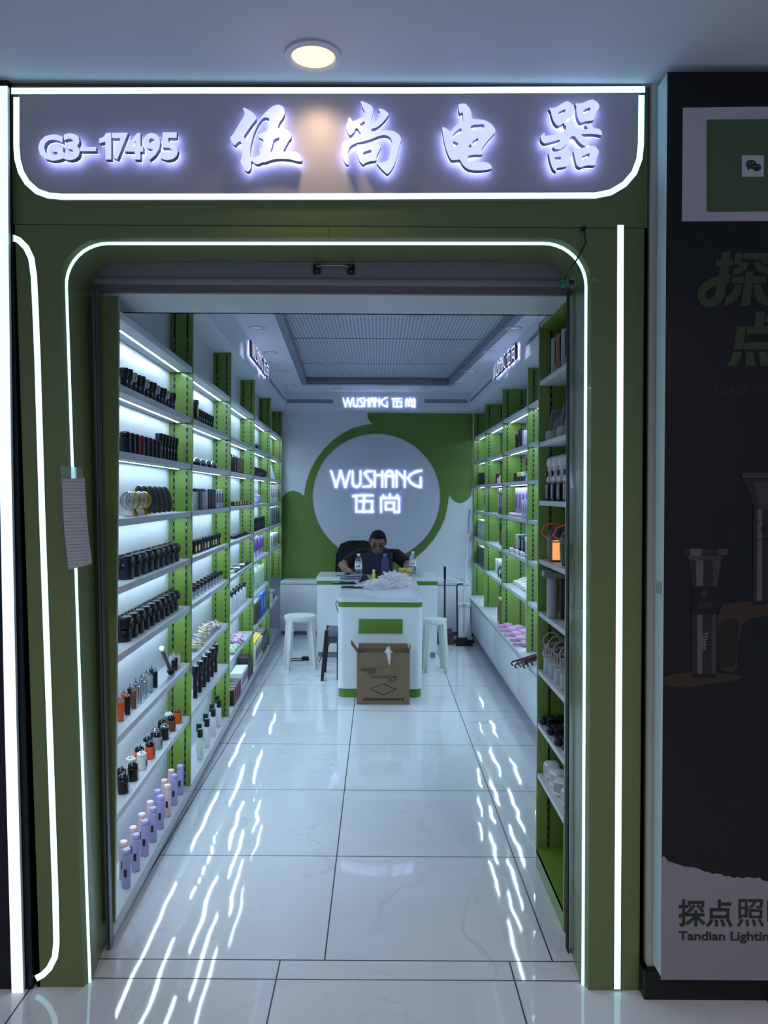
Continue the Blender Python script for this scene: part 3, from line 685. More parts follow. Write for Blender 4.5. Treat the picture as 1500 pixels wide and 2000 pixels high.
for k in range(4):
    e = empty('low_cabinet', (.965, K*RD[k], 0), '%s low white base cabinet under the right wall shelves' % ['nearest','second','third','farthest'][k], 'cabinet')
    a, b_ = RD[k], RD[k+1]-.001
    loc_in(e, lambda m: m.box(.965, XR+.215, K*a, K*b_, .05, .362, WHITE), 'body')
    loc_in(e, lambda m: m.box(.955, XR+.215, K*a, K*b_, .362, .38, SHELFW, .002), 'top')
    loc_in(e, lambda m: m.box(.952, .965, K*a+.004, K*b_-.004, .054, .350, WHITE, .002), 'door')
    loc_in(e, lambda m: m.box(.985, XR+.215, K*a, K*b_, 0, .05, mat('toe_grey', (130,138,150), .5)), 'toe_board')
# bulkhead grooves
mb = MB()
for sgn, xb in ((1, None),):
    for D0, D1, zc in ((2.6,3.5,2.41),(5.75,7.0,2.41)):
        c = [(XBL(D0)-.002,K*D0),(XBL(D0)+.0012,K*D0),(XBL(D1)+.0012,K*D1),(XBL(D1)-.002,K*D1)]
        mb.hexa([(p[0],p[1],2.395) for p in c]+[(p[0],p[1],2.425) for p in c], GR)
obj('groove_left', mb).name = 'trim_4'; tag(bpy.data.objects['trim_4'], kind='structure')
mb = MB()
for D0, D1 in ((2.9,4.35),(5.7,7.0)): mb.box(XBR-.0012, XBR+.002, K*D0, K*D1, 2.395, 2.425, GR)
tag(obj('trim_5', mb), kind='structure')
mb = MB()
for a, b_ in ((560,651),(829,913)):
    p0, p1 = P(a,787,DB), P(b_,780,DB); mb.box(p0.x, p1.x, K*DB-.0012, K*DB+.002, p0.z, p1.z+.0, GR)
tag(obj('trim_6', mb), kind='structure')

# ------------------------------------------------------------------ logo strokes
LAT = [[(90,150),(165,385),(230,150),(298,385),(365,150)],[(405,150),(405,330),(420,365),(462,382),(502,368),(520,330),(520,150)],[(690,155),(615,155),(578,178),(600,220),(665,295),(690,335),(662,375),(555,380)],
 [(727,150),(727,385)],[(838,150),(838,385)],[(727,212),(838,212)],[(890,385),(890,200),(908,162),(945,150),(980,164),(995,200),(995,385)],[(890,225),(995,225)],[(1045,385),(1045,150),(1165,272)],[(1165,150),(1165,385)],
 [(1410,145),(1330,160),(1250,200),(1212,255),(1250,318),(1320,365),(1397,385),(1397,240)]]
LAT_ID = [0,1,2,3,3,3,4,4,5,5,6]
HAN = [[(405,520),(460,512),(458,750)],[(490,508),(705,508)],[(575,508),(558,745)],[(500,592),(692,592),(682,745)],[(485,742),(712,742)],
 [(948,485),(948,545)],[(848,500),(868,545)],[(1060,500),(1042,545)],[(820,755),(820,545),(1080,545),(1080,748),(1010,752)],[(888,612),(1008,612),(1008,712),(888,712),(888,612)]]
HAN_ID = [7,7,7,7,7,8,8,8,8,8]
def logo(parent, fn, wd, y_front, depth, gap, nrm=(0,-1,0)):
    """fn maps logo units to a point on the sign face; nrm points out of it"""
    nv = Vector(nrm)
    for cid in range(9):
        mb = MB(); hb = MB()
        for ids, st in ((LAT_ID, LAT),(HAN_ID, HAN)):
            for i, s_ in zip(ids, st):
                if i != cid: continue
                pts = [fn(*p) for p in s_]
                for a, b_ in zip(pts, pts[1:]):
                    t = (b_-a).normalized(); u = t.cross(nv).normalized()*wd/2; a2 = a-t*wd*.35; b2 = b_+t*wd*.35
                    for M_, o0, o1, m_ in ((mb, gap, gap+depth, FACE2),(hb, gap-.0022, gap-.0006, HALO2)):
                        c = [a2-u, b2-u, b2+u, a2+u]
                        vs = [q+nv*o0 for q in c]+[q+nv*o1 for q in c]
                        if M_ is mb:
                            M_.add(vs, [(4,5,6,7)], FACE2); M_.add(vs, [(0,1,5,4),(1,2,6,5),(2,3,7,6),(3,0,4,7)], RIM)
                        else: M_.add(vs, [(3,2,1,0),(0,1,5,4),(1,2,6,5),(2,3,7,6),(3,0,4,7)], HALO2)
        T = Matrix.Translation(-Vector(parent.location))
        me = mb.mesh('letter', False); me.transform(T); o = link('letter', me, parent)
        me = hb.mesh('back_light', False); me.transform(T); link('back_light', me, o)
def wallpt(x, y, D=7.3): return P(x, y, D)
# back wall paint and disc
z1 = lambda pl: [(540+x/3.75, 780+y/3.75) for x, y in pl]
pl = z1([(665,95),(668,135),(682,160),(705,182),(640,187),(560,210),(480,250),(420,292),(355,355),(290,440),(245,525),(220,600),(207,660),(202,706),(170,682),(120,668),(80,680),(45,715),(40,760),(40,1400),(935,1400),(900,1240),(960,1200),(1020,1160),(1090,1100),(1150,1030),(1200,950),(1230,880),(1248,810),(1265,700),(1285,730),(1310,752),(1345,762),(1380,750),(1405,730),(1420,712),(1436,640),(1436,95)])
pts = [(wallpt(*p).x, wallpt(*p).z) for p in pl]
me = on_front(curve_mesh('painted_swirl', [pts], .004, [mat('green_wall_paint', (92,124,52), .55)]), 7.3); me.transform(Matrix.Translation((0,.001,0)))
o = link('trim_7', me); tag(o, kind='structure')
cc = wallpt(540+732/3.75, 780+715/3.75); rr = (467/3.75)*7.3/1333
e = empty('round_logo_sign', cc, 'large round pale disc with glowing WUSHANG lettering on the back wall', 'sign')
mb = MB(); mb.T = Matrix.Identity(4)
mb.lathe([(rr*.985,-.004),(rr,-.010),(rr,-.022),(rr*.985,-.030)], mat('disc_rim', (150,158,172), .4), seg=96, axis='Y'); obj('rim', mb, e)
mb = MB(); me = curve_mesh('face', [[(rr*.984*math.cos(2*PI*i/96), rr*.984*math.sin(2*PI*i/96)) for i in range(96)]], .0265, [mat('disc_face', (196,204,220), .5)]); me.transform(Matrix.Translation((0,-.004,0)) @ FRONT); link('face', me, e)
logo(e, lambda x, y: P(635+x/7.5, 900+y/7.5, 7.3)+Vector((0,-.031,0)), .0165, 0, .012, .012)
# bulkhead logos
e = empty('bulkhead_logo_sign', P(740,787,DB), 'glowing WUSHANG logo on the white bulkhead above the back wall', 'sign')
def f_back(x, y):
    if y < 450: return P(670+(x-90)/1320*87, 777.5+(y-150)/235*17, DB)
    return P(765+(x-405)/675*45, 777+(y-485)/267*18, DB)
logo(e, f_back, .0085, 0, .010, .010)
for sd in ('left','right'):
    def f_side(x, y, sd=sd):
        if y < 450: t = (x-90)/1320*.60; z = 2.468-(y-150)/235*.10
        else: t = .67+(x-405)/675*.33; z = 2.472-(y-485)/267*.108
        if sd == 'left': D = 4.55+t*.86; return Vector((XBL(D), K*D, z))
        D = 5.42-t*.86; return Vector((XBR, K*D, z))
    c = f_side(700, 260)
    e = empty('bulkhead_logo_sign', c, 'glowing WUSHANG logo on the %s bulkhead over the shelving' % sd, 'sign')
    logo(e, f_side, .0085, 0, .022, .012, (1,0,0) if sd == 'left' else (-1,0,0))

# ------------------------------------------------------------------ front right display unit
x0 = .622; x1 = .90; Da, Db = 2.262, 2.672; zt = 2.12
e = empty('open_display_unit', (x0, K*Da, 0), 'tall green open shelf unit just inside the entrance on the right', 'shelf unit')
loc_in(e, lambda m: m.box(x1-.012, x1, K*Da, K*Db, .0, zt, GREEN), 'back_panel')
loc_in(e, lambda m: m.box(x0, x1, K*Db-.016, K*Db, 0, zt, GREEN, .001), 'upright')
loc_in(e, lambda m: m.box(x0, x1, K*Da, K*Da+.016, 0, zt, GREEN, .001), 'upright')
loc_in(e, lambda m: m.box(x0, x1, K*Da, K*Db, zt-.022, zt+.001, GREEN, .001), 'top')
loc_in(e, lambda m: (m.box(x0, x0+.016, K*Da+.016, K*Db-.016, 0, .075, GREEN), m.box(x0, x1-.012, K*Da+.016, K*Db-.016, .058, .074, GREEN)), 'base_board')
UZ = [1.893,1.655,1.428,1.202,.998,.772,.563,.368]
for z in UZ: loc_in(e, lambda m: m.box(x0+.002, x1-.014, K*Da+.017, K*Db-.017, z-.018, z, SHELFW, .001), 'shelf')
for xt in (.668,.760):
    def trk(m):
        m.box(xt-.004, xt+.004, K*Db-.0176, K*Db-.0155, .08, zt-.03, DARK); z = .10
        while z < zt-.05: m.box(xt-.0016, xt+.0016, K*Db-.0182, K*Db-.0176, z, z+.014, STEEL); z += .033
    loc_in(e, trk, 'slotted_track')

# ------------------------------------------------------------------ desks
def rrect(x0, x1, y0, y1, r, corners=(1,1,0,0), n=8):   # front-left, front-right, back-right, back-left
    pts = []
    for (cx, cy, a0, on, px, py) in ((x0+r,y0+r,PI,corners[0],x0,y0),(x1-r,y0+r,1.5*PI,corners[1],x1,y0),(x1-r,y1-r,0,corners[2],x1,y1),(x0+r,y1-r,.5*PI,corners[3],x0,y1)):
        if on: pts += [(cx+r*math.cos(a0+PI/2*i/n), cy+r*math.sin(a0+PI/2*i/n)) for i in range(n+1)]
        else: pts.append((px, py))
    return pts
def prism(mb, pts, z0, z1, m):
    n = len(pts); vs = [(p[0],p[1],z0) for p in pts]+[(p[0],p[1],z1) for p in pts]
    mb.add(vs, [tuple(range(n))[::-1], tuple(n+i for i in range(n))]+[(i,(i+1)%n,n+(i+1)%n,n+i) for i in range(n)], m)
GB = mat('green_band', (94,128,50), .35); GLOSS = mat('white_gloss_board', (222,228,236), .14, coat=.3)
dx0, dx1 = -.293, .322; dy0 = K*4.857; dy1 = K*6.04
def desk(e, x0, x1, y0, y1, r, cor, foot):
    def pr(ins, za, zb_, m_): return lambda m: prism(m, rrect(x0+ins, x1-ins, y0+ins, y1, r-ins*.6, cor), za, zb_, m_)
    loc_in(e, pr(.0, .680, .712, GLOSS), 'worktop')
    loc_in(e, pr(.004, .644, .680, GB), 'green_band')
    loc_in(e, pr(.006, foot, .644, WHITE), 'body')
e = empty('counter_island', (0, dy0, 0), 'white counter with rounded corners and green bands behind the cardboard box', 'counter')
desk(e, dx0, dx1, dy0, dy1, .055, (1,1,0,0), .062)
loc_in(e, lambda m: prism(m, rrect(dx0+.012, dx1-.012, dy0+.012, dy1, .05), .0, .062, GB), 'foot_band')
a, b_ = P(700.5,1237,4.85), P(786.5,1210,4.85)
loc_in(e, lambda m: m.box(a.x, b_.x, dy0-.003, dy0+.008, a.z, b_.z, GB, .001), 'green_plaque')
e = empty('rear_desk', (0, K*6.04, 0), 'long white desk with a green band where the person sits', 'desk')
desk(e, -.548, .530, K*6.042, K*6.45, .02, (0,0,0,0), .05)
loc_in(e, lambda m: m.box(-.53, .51, K*6.06, K*6.43, 0, .05, mat('toe_grey')), 'toe_board')
# back cabinets
zc = .547
for (xa_, xb_, lab, splits) in ((-1.02,-.56,'low white cabinet with drawers in the back left corner',1),(.54,.945,'low white cabinet in the back right corner behind the mop',0)):
    e = empty('back_cabinet', (xa_, K*7.0, 0), lab, 'cabinet')
    if xa_ < -1: xa_ = -1.005
    loc_in(e, lambda m: m.box(xa_, xb_, K*7.0, YB-.002, .04, zc-.028, WHITE), 'body')
    loc_in(e, lambda m: m.box(xa_, xb_, K*6.985, YB-.002, zc-.028, zc, SHELFW, .002), 'top')
    loc_in(e, lambda m: m.box(xa_+.01, xb_, K*7.03, YB-.01, 0, .04, mat('toe_grey')), 'toe_board')
    w_ = (xb_-xa_)/ (1 if xb_-xa_ < .6 else 2)
    for i in range(round((xb_-xa_)/w_)):
        for (za_, zb2) in (((.045,.20),(.205,zc-.032)) if splits else ((.045,zc-.032),)):
            loc_in(e, lambda m: m.box(xa_+i*w_+.003, xa_+(i+1)*w_-.003, K*7.0-.014, K*7.0, za_, zb2, WHITE, .002), 'drawer' if splits else 'door')
# ------------------------------------------------------------------ goods
# local frame of every product: origin at the middle of its foot, -Y looks to the aisle
def M2(name, rgb, r=.35, me=0, **k): return mat(name, rgb, r, me, **k)
NAVY2 = M2('navy_plastic', (22,24,48), .22); CHAR = M2('charcoal_plastic', (38,40,46), .3); DRED = M2('dark_red_gloss', (96,14,24), .2)
SILV = M2('silver_metal', (190,194,200), .18, 1); GOLD = M2('gold_metal', (196,164,84), .2, 1); ORG = M2('orange_plastic', (226,96,32), .3)
BROWN = M2('brown_plastic', (124,70,42), .4); WPL = M2('white_plastic', (226,228,232), .3); LGREY = M2('light_grey_plastic', (164,168,176), .4)
LILAC = M2('lilac_plastic', (168,164,214), .4); PINK = M2('pink_plastic', (226,196,198), .4); ROSE = M2('rose_plastic', (214,168,206), .4)
PGREEN = M2('pale_green_plastic', (184,208,176), .4); BEIGE = M2('beige_plastic', (204,196,166), .45); YEL = M2('yellow_plastic', (222,200,44), .4)
KRAFT = M2('kraft_card', (140,116,82), .8, noise=.08); BLUE = M2('blue_card', (54,104,178), .4); DBLUE = M2('deep_blue_card', (34,38,120), .4)
MAROON = M2('maroon_card', (72,34,44), .5); PBLUE = M2('pale_blue_plastic', (150,178,216), .4); TEAL = M2('teal_band', (60,130,130), .4)
GLASS = M2('clear_plastic', (225,232,238), .06, trans=.92, ior=1.3); SMOKE = M2('smoked_lens', (70,74,84), .08, coat=.5); PURP = M2('purple_print', (112,88,160), .5)
GCARD = M2('pale_green_card', (170,190,180), .5); LCARD = M2('lilac_card', (168,156,200), .5); WCARD = M2('white_card', (222,226,232), .5); BCARD = M2('black_card', (24,25,30), .45); SCARD = M2('silver_card', (140,150,164), .4)
RCARD = M2('red_print', (176,50,50), .5); GREY2 = M2('dark_grey_card', (70,74,84), .5)
_cache = {}
def parts(key, fn):
    """fn returns [(part name, MB, [subparts])]; meshes are shared by all copies of one kind"""
    if key not in _cache:
        def conv(l): return [(n, b.mesh(n), conv(s_)) for n, b, s_ in l]
        _cache[key] = conv(fn())
    return _cache[key]
def stand(name, key, fn, loc, rz, label, cat, group, tilt=None):
    e = empty(name, loc, label, cat, rz, group)
    if tilt:
        e.rotation_euler = (tilt[0], tilt[1], rz); R_ = e.rotation_euler.to_matrix(); low = 0
        def lowest(l):
            r = 0
            for n, me, s_ in l: r = min([r]+[(R_ @ v.co).z for v in me.vertices]+[lowest(s_)])
            return r
        e.location.z += .0005-lowest(parts(key, fn))
    def mk(l, par):
        for n, me, s_ in l: mk(s_, link(n, me, par))
    mk(parts(key, fn), e); return e
def m_(): return MB()
def can(r, h, a, cap, ch=.2, band=None, lens=False, seg=16):
    def fn():
        out = [('body', m_().cyl(r, 0, h*(1-ch), a, seg=seg, bev=r*.1), []), ('cap', m_().cyl(r*.94, h*(1-ch)+.0003, h, cap, seg=seg, bev=r*.14), [])]
        if band: out.append(('band', m_().cyl(r*1.01, h*.30, h*.55, band, seg=seg), []))
        if lens: out.append(('lens', m_().cyl(r*.75, h+.0003, h+.002, SMOKE, seg=seg), []))
        return out
    return fn
def tin(r, h, a, top):                          # camping light tin with a strip collar and loop
    def fn():
        b = m_(); b.cyl(r, 0, h*.72, a, seg=18, bev=.002)
        c = m_(); c.cyl(r*.95, h*.72+.0003, h*.93, top, seg=18, bev=.003); c.cyl(r*.6, h*.93, h, top, seg=14, bev=.002)
        s = m_(); s.box(-r*.35, r*.35, -r-.0012, -r*.8, h*.18, h*.55, BLACK if a is not BLACK else LGREY)
        hd = m_(); hd.tube([(-r*.7,0,h*.9),(-r*.5,0,h*1.06),(r*.5,0,h*1.06),(r*.7,0,h*.9)], .0018, SILV, 6)
        return [('body', b, []),('lid', c, []),('window', s, []),('handle', hd, [])]
    return fn
def carton(w_, d, h, m, lab=None, top=None):
    def fn():
        out = [('body', m_().box(-w_/2, w_/2, -d/2, d/2, 0, h, m, min(w_,d,h)*.04), [])]
        if lab: out.append(('label', m_().box(-w_*.36, w_*.36, -d/2-.0007, -d/2+.001, h*.28, h*.78, lab), []))
        if top: out.append(('lid', m_().box(-w_/2-.0006, w_/2+.0006, -d/2-.0006, d/2+.0006, h*.86, h+.0006, top), []))
        return out
    return fn
def headlamp(r, h, a, strapm=MATTE, waist=False):
    def fn():
        b = m_()
        if waist: b.lathe([(r*.82,0),(r*.88,h*.06),(r*.88,h*.38),(r*.72,h*.46),(r*.98,h*.54),(r,h*.62),(r,h*.9),(r*.9,h*.98)], a, seg=20)
        else: b.lathe([(r*.9,0),(r,h*.08),(r,h*.60),(r*.92,h*.64),(r*.96,h*.70),(r*.96,h*.92),(r*.86,h)], a, seg=20)
        l = m_(); l.cyl(r*.5, -r-.002, -r*.7, MATTE, (0,0,h*.72), 14, 'Y')
        s = m_(); s.tube([(-r*.9,0,h*.35),(-r*1.12,.004,h*.6),(-r*.7,.01,h*1.03),(r*.7,.01,h*1.03),(r*1.12,.004,h*.6),(r*.9,0,h*.35)], .0035, strapm, 6)
        return [('housing', b, []),('strap', s, []),('lens', l, [])]
    return fn
def domelamp(r):
    def fn():
        return [('strap', m_().lathe([(r*1.25,0),(r*1.3,.005),(r*1.3,.016),(r*1.2,.02)], MATTE, seg=20, sy=.8), []),
                ('dome', m_().ball(r*.8, (0,-r*.15,.018), SILV, z0=0, seg=18), []), ('clip', m_().box(-.006,.006,-r*1.12,-r*1.0,.004,.030, STEEL, .001), [])]
    return fn
def cage(r, h, m, m2):
    def fn():
        w_ = m_()
        for k in range(9):
            a = PI*k/9; w_.tube([(r*math.cos(t)*math.cos(a), r*math.cos(t)*math.sin(a), h*.62+h*.36*math.sin(t)) for t in [2*PI*i/20 for i in range(20)]], .0014, m, 5, closed=True)
        b = m_().lathe([(r*.62,0),(r*.7,h*.06),(r*.42,h*.22),(r*.3,h*.27)], m2, seg=16)
        g = m_().ball(r*.42, (0,0,h*.6), GLASS, sz=1.3, seg=12)
        return [('cage', w_, []),('base', b, []),('bulb', g, [])]
    return fn
def ovaldisc(rx, rz_, t, m):
    def fn():
        b = m_(); b.ball(1, (0,0,0), m, rx, t, 1, seg=20, rings=12); b.v = [(x, y, (z+1)*rz_) for x, y, z in b.v]
        g = m_(); g.ball(1, (0,0,0), m, rx*.8, t*1.12, 1, seg=20, rings=12); g.v = [(x, y, z*rz_*.8+rz_) for x, y, z in g.v]
        return [('shell', b, []),('front_grille', g, [])]
    return fn
def torch(r, h, a, headm, rh=1.6, headup=True):
    def fn():
        b = m_().cyl(r, 0, h*.6, a, seg=14, bev=r*.15)
        c = m_().lathe([(r,h*.6+.0003),(r*rh,h*.78),(r*rh,h*.97),(r*rh*.9,h)], headm, seg=16)
        s = m_().box(-r*.35, r*.35, -r-.001, -r*.7, h*.40, h*.50, LGREY, .0005)
        return [('barrel', b, [('switch', s, [])]),('head', c, [])]
    return fn
def keytorch(r, h, a, capm=SILV):
    def fn():
        b = m_().cyl(r, 0, h*.80, a, seg=12, bev=r*.2)
        l = m_().tube([(-r*.5,0,h*.8),(-r*.45,0,h*.95),(0,0,h),(r*.45,0,h*.95),(r*.5,0,h*.8)], .0014, capm, 6)
        c = m_().cyl(r*.8, h*.8+.0003, h*.86, capm, seg=12)
        return [('body', b, []),('ring', l, []),('cap', c, [])]
    return fn
def tumbler(r, h, a):
    def fn():
        b = m_().cyl(r, 0, h*.86, a, seg=18, bev=r*.12); c = m_().cyl(r*1.0, h*.86+.0006, h, a, seg=18, bev=r*.22)
        w_ = m_().box(r*.82, r+.0012, -.006, .006, h*.30, h*.62, BLACK, .001); d = m_().box(-r-.0012, -r*.82, -.005, .005, h*.3, h*.5, CHAR, .001)
        return [('body', b, []),('lid', c, []),('display_panel', w_, []),('button_panel', d, [])]
    return fn
def fan_disc(r, m, m2=None):
    def fn():
        b = m_().ball(1, (0,0,0), m, r, r*.8, 1, seg=20, rings=8); b.v = [(x, y, (z+1)*.011) for x, y, z in b.v]
        h_ = m_().tube([(0,-r*.6,.011),(0,-r*1.15,.009)], .006, m, 8)
        g = m_().lathe([(r*.62,.0185),(r*.6,.0215),(r*.5,.0215),(r*.5,.018)], m2 or BLACK, seg=18)
        return [('disc', b, []),('handle', h_, []),('ring', g, [])]
    return fn
def clipper(l, m, m2):
    def fn():
        b = m_().ball(1, (0,0,.011), m, .016, l/2, .011, seg=12, rings=8)
        b.v = [(x, y, max(z*1.0, 0)) for x, y, z in [(p[0], p[1], p[2]) for p in b.v]]
        t = m_().box(-.012,.012,-l/2-.004,-l/2+.014,.006,.018, m2, .002)
        return [('body', b, []),('blade_head', t, [])]
    return fn
def coil(r, m):
    def fn():
        o = m_().tube([(r*math.cos(2*PI*i/20), 0, r+.003+r*math.sin(2*PI*i/20)) for i in range(20)], .0045, m, 6, closed=True)
        i_ = m_().tube([(r*.7*math.cos(2*PI*i/20), .004, r+.003+r*.7*math.sin(2*PI*i/20)) for i in range(20)], .003, m, 6, closed=True)
        return [('cord', o, []),('inner_cord', i_, [])]
    return fn
def roll(r, l, m, m2):
    def fn():
        return [('roll', m_().cyl(r, -l/2, l/2, m, (0,0,r), 18, 'X', .003), []),('core', m_().cyl(r*.4, -l/2-.001, l/2+.001, m2, (0,0,r), 12, 'X'), [])]
    return fn
def bundle(h, m, m2):                           # hanging bunch of small wrapped items in a sleeve
    def fn():
        b = m_(); rr = random.Random(3)
        b.lathe([(.016,h*.35),(.021,h*.5),(.022,h*.8),(.014,h*.98)], m, seg=10, sy=.8)
        s = m_()
        for k in range(3): s.tube([(-.008+.008*k,0,0),(-.006+.006*k,0,h*.36)], .003, m2, 6)
        return [('wrapping', b, []),('stem', s, [])]
    return fn
def tubepack(h, m, m2):
    def fn():
        return [('tube', m_().cyl(.012, 0, h*.92, m, seg=12, bev=.002), []),('cap', m_().cyl(.0125, h*.80, h, m2, seg=12, bev=.002), [])]
    return fn
def handfan(m, m2):                             # flat round head on a short grip, lying on the shelf
    def fn():
        hd = m_().ball(1, (0,-.01,0), m, .034, .030, 1, seg=18, rings=8); hd.v = [(x, y, (z+1)*.014) for x, y, z in hd.v]
        g = m_().box(-.010,.010,.014,.050,.002,.024, m, .006); c = m_().cyl(.012, .0275, .031, m2, (0,-.01,0), 12)
        return [('head', hd, []),('grip', g, []),('hub', c, [])]
    return fn
SNAME = {'L': ['top','second','third','fourth','fifth','sixth','seventh','eighth'], 'R': ['top','second','third','fourth','fifth','sixth']}
BN = ['nearest','second','third','fourth','farthest']
def row(side, bay, lev, D0, D1, v, items, grp, dz=0, rz=0):
    """items: list of (name, category, description, key, builder[, options])"""
    n = len(items); cnt = {}; tot = {}
    for it in items: tot[it[2]] = tot.get(it[2], 0)+1
    if lev == 'base': z = .07 if side == 'L' else .38; where = 'on the plinth, %s left bay' % BN[bay] if side == 'L' else 'on the low cabinet, %s right bay' % BN[bay]
    else:
        z = (LZ if side == 'L' else RZ)[lev]; where = 'on the %s shelf, %s %s bay' % (SNAME[side][lev], BN[bay], 'left' if side == 'L' else 'right')
    for i, it in enumerate(items):
        nm, cat, desc, key, fn = it[:5]; op = it[5] if len(it) > 5 else {}
        t = (i+.5)/n if 't' not in op else op['t']
        D = lerp(D0, D1, t); vv = v[i % len(v)] if isinstance(v, (list, tuple)) else v
        if 'v' in op: vv = op['v']
        p = S(side, D, vv, z+.0007+dz+op.get('dz', 0))
        a = (PI/2+WALL_ANG if side == 'L' else -PI/2)+rz+op.get('rz', 0)
        cnt[desc] = cnt.get(desc, 0)+1
        o_ = '' if tot[desc] == 1 else ORD[cnt[desc]]+' '
        stand(nm, key, fn, p, a, '%s%s%s %s' % (o_, desc, ' from the entrance' if o_ else '', where), cat, grp, op.get('tilt'))
G_ = 'goods on the left wall shelves'; GR_ = 'goods on the right wall shelves'
# ---- left, nearest bay
row('L',0,1,2.40,3.10,.055,[('flashlight','flashlight',['black flashlight','charcoal flashlight','black flashlight'][i%3],('t1',i%3),torch(.0125,.088+.004*(i%2),[BLACK,CHAR,NAVY2][i%3],[BLACK,BLACK,SILV][i%3],1.35)) for i in range(14)],'flashlights on the second shelf')
it = []
for i, c_ in enumerate([BLACK,BLACK,BLACK,DRED,BLACK,NAVY2,BLACK,BLACK]):
    it.append(('canister_light','camping light','dark red canister' if c_ is DRED else 'short black canister',('cn',c_.name),can(.020,.078,c_,c_,.22,lens=True)))
row('L',0,2,2.40,2.84,.05,it,'canisters on the third shelf')
row('L',0,2,2.83,3.13,.05,[('flashlight','flashlight','tall black flashlight',('tf',),torch(.0125,.112,BLACK,BLACK,1.35)) for i in range(6)],'tall flashlights on the third shelf')
row('L',0,3,2.42,2.66,.045,[('wire_cage_lamp','lamp','%s wire cage lamp' % ['silver','gold','silver','gold'][i],('cg',i%2),cage(.028,.092,[SILV,GOLD][i%2],[WPL,GOLD][i%2])) for i in range(4)],'wire cage lamps on the fourth shelf')
row('L',0,3,2.66,3.10,.06,[('oval_fan','fan','black oval leaning fan',('ov',),ovaldisc(.030,.060,.011,MATTE),{'rz':-.5,'tilt':(0,-.36,0)}) for i in range(6)],'leaning oval fans on the fourth shelf')
row('L',0,4,2.40,3.12,.055,[('headlamp','headlamp','boxy headlamp',('hl',i%3),headlamp(.034,.082,[NAVY2,BLACK,CHAR][i%3])) for i in range(9)],'headlamps on the fifth shelf')
row('L',0,5,2.40,3.13,.055,[('headlamp','headlamp','waisted black headlamp',('hw',),headlamp(.032,.090,BLACK,waist=True)) for i in range(10)],'headlamps on the sixth shelf')
cols = [ORG,ORG,BLACK,ORG,BROWN,BLACK,SILV,SILV,SILV,SILV,LGREY,LGREY,BLACK,BLACK]
nmc = {ORG.name:'orange',BLACK.name:'black',BROWN.name:'brown',SILV.name:'silver',LGREY.name:'grey'}
row('L',0,6,2.37,2.85,[.045,.070],[('keyring_torch','keyring torch','%s keyring torch' % nmc[c_.name],('kt',c_.name),keytorch(.0105,.082,c_)) for c_ in cols],'keyring torches on the seventh shelf')
row('L',0,6,3.01,3.15,[.03,.06],[('mini_torch','torch','%s mini torch' % n_,('mt',n_),keytorch(.008,.072,c_,LGREY)) for c_, n_ in ((BLACK,'black'),(WPL,'white'),(BLACK,'black'),(WPL,'white'),(PINK,'pink'),(PINK,'pink'))],'mini torches on the seventh shelf')
p = S('L',2.985,.030,LZ[6]+.0185)
e = stand('massage_wand',('wand',),lambda: [('handle',m_().tube([(0,0,0),(0,0,.11),(0,0,.19)],.009,BLACK,10,radii=[.010,.008,.009]),[]),('head',m_().ball(.017,(0,0,.0),BLACK,seg=12),[]),('tip',m_().cyl(.0105,.19,.205,SILV,seg=10),[])],p,PI/2,'black wand leaning backwards among the keyring torches, nearest left bay','wand',None)
e.rotation_euler = (math.radians(50),0,0)
jc = [(BLACK,BLACK,'black'),(CHAR,BLACK,'black'),(BLACK,BLACK,'black'),(WPL,WPL,'white'),(WPL,WPL,'white'),(ORG,BLACK,'orange'),(ORG,BLACK,'orange'),(WPL,BLACK,'white'),(LGREY,BLACK,'grey'),(BLACK,SILV,'black'),(BLACK,SILV,'black'),(BLACK,BLACK,'black'),(BROWN,BLACK,'brown'),(TEAL,WPL,'teal'),(ORG,BROWN,'orange')]
row('L',0,7,2.36,3.14,[.035,.060],[('camping_lantern','lantern','%s mini lantern' % n_,('ml',a.name,b.name),tin(.019,.066,a,b)) for a, b, n_ in jc],'mini camping lanterns on the lowest shelf')
tc_ = [LILAC,PINK,LILAC,PINK,LILAC,PINK,LILAC,PINK,LILAC,LILAC,PINK,PINK,LILAC,PINK,LILAC]
row('L',0,'base',2.36,3.15,[.022,.050],[('pocket_fan','pocket fan','%s upright pocket fan' % ('lilac' if c_ is LILAC else 'pink'),('tu',c_.name),tumbler(.0145,.135,c_)) for c_ in tc_],'pink and lilac pocket fans on the plinth')
# ---- left, second bay
row('L',1,1,3.42,3.92,.05,[('package_box','box','yellow and black box',('yb',),carton(.040,.05,.115,BLACK,YEL),{})]+[('flashlight','flashlight','black flashlight',('t2',),torch(.0125,.082,BLACK,BLACK,1.3)) for i in range(8)],'black flashlights on the second shelf, second bay')
row('L',1,2,3.42,3.98,.055,[('dome_headlamp','headlamp','silver dome headlamp',('dm',),domelamp(.034)) for i in range(4)],'dome headlamps on the third shelf')
bx = [(LGREY,SCARD,'grey'),(BCARD,None,'black'),(LGREY,SCARD,'grey'),(PINK,None,'pink'),(BCARD,None,'black'),(BCARD,None,'black'),(BCARD,None,'black'),(WCARD,BCARD,'white'),(WCARD,BCARD,'white'),(WCARD,BCARD,'white')]
row('L',1,3,3.40,4.13,.05,[('package_box','box','%s upright box' % n_,('ub',a.name,bool(b)),carton(.062,.055,.108,a,b,BCARD if n_=='grey' else None)) for a, b, n_ in bx],'upright boxes on the fourth shelf')
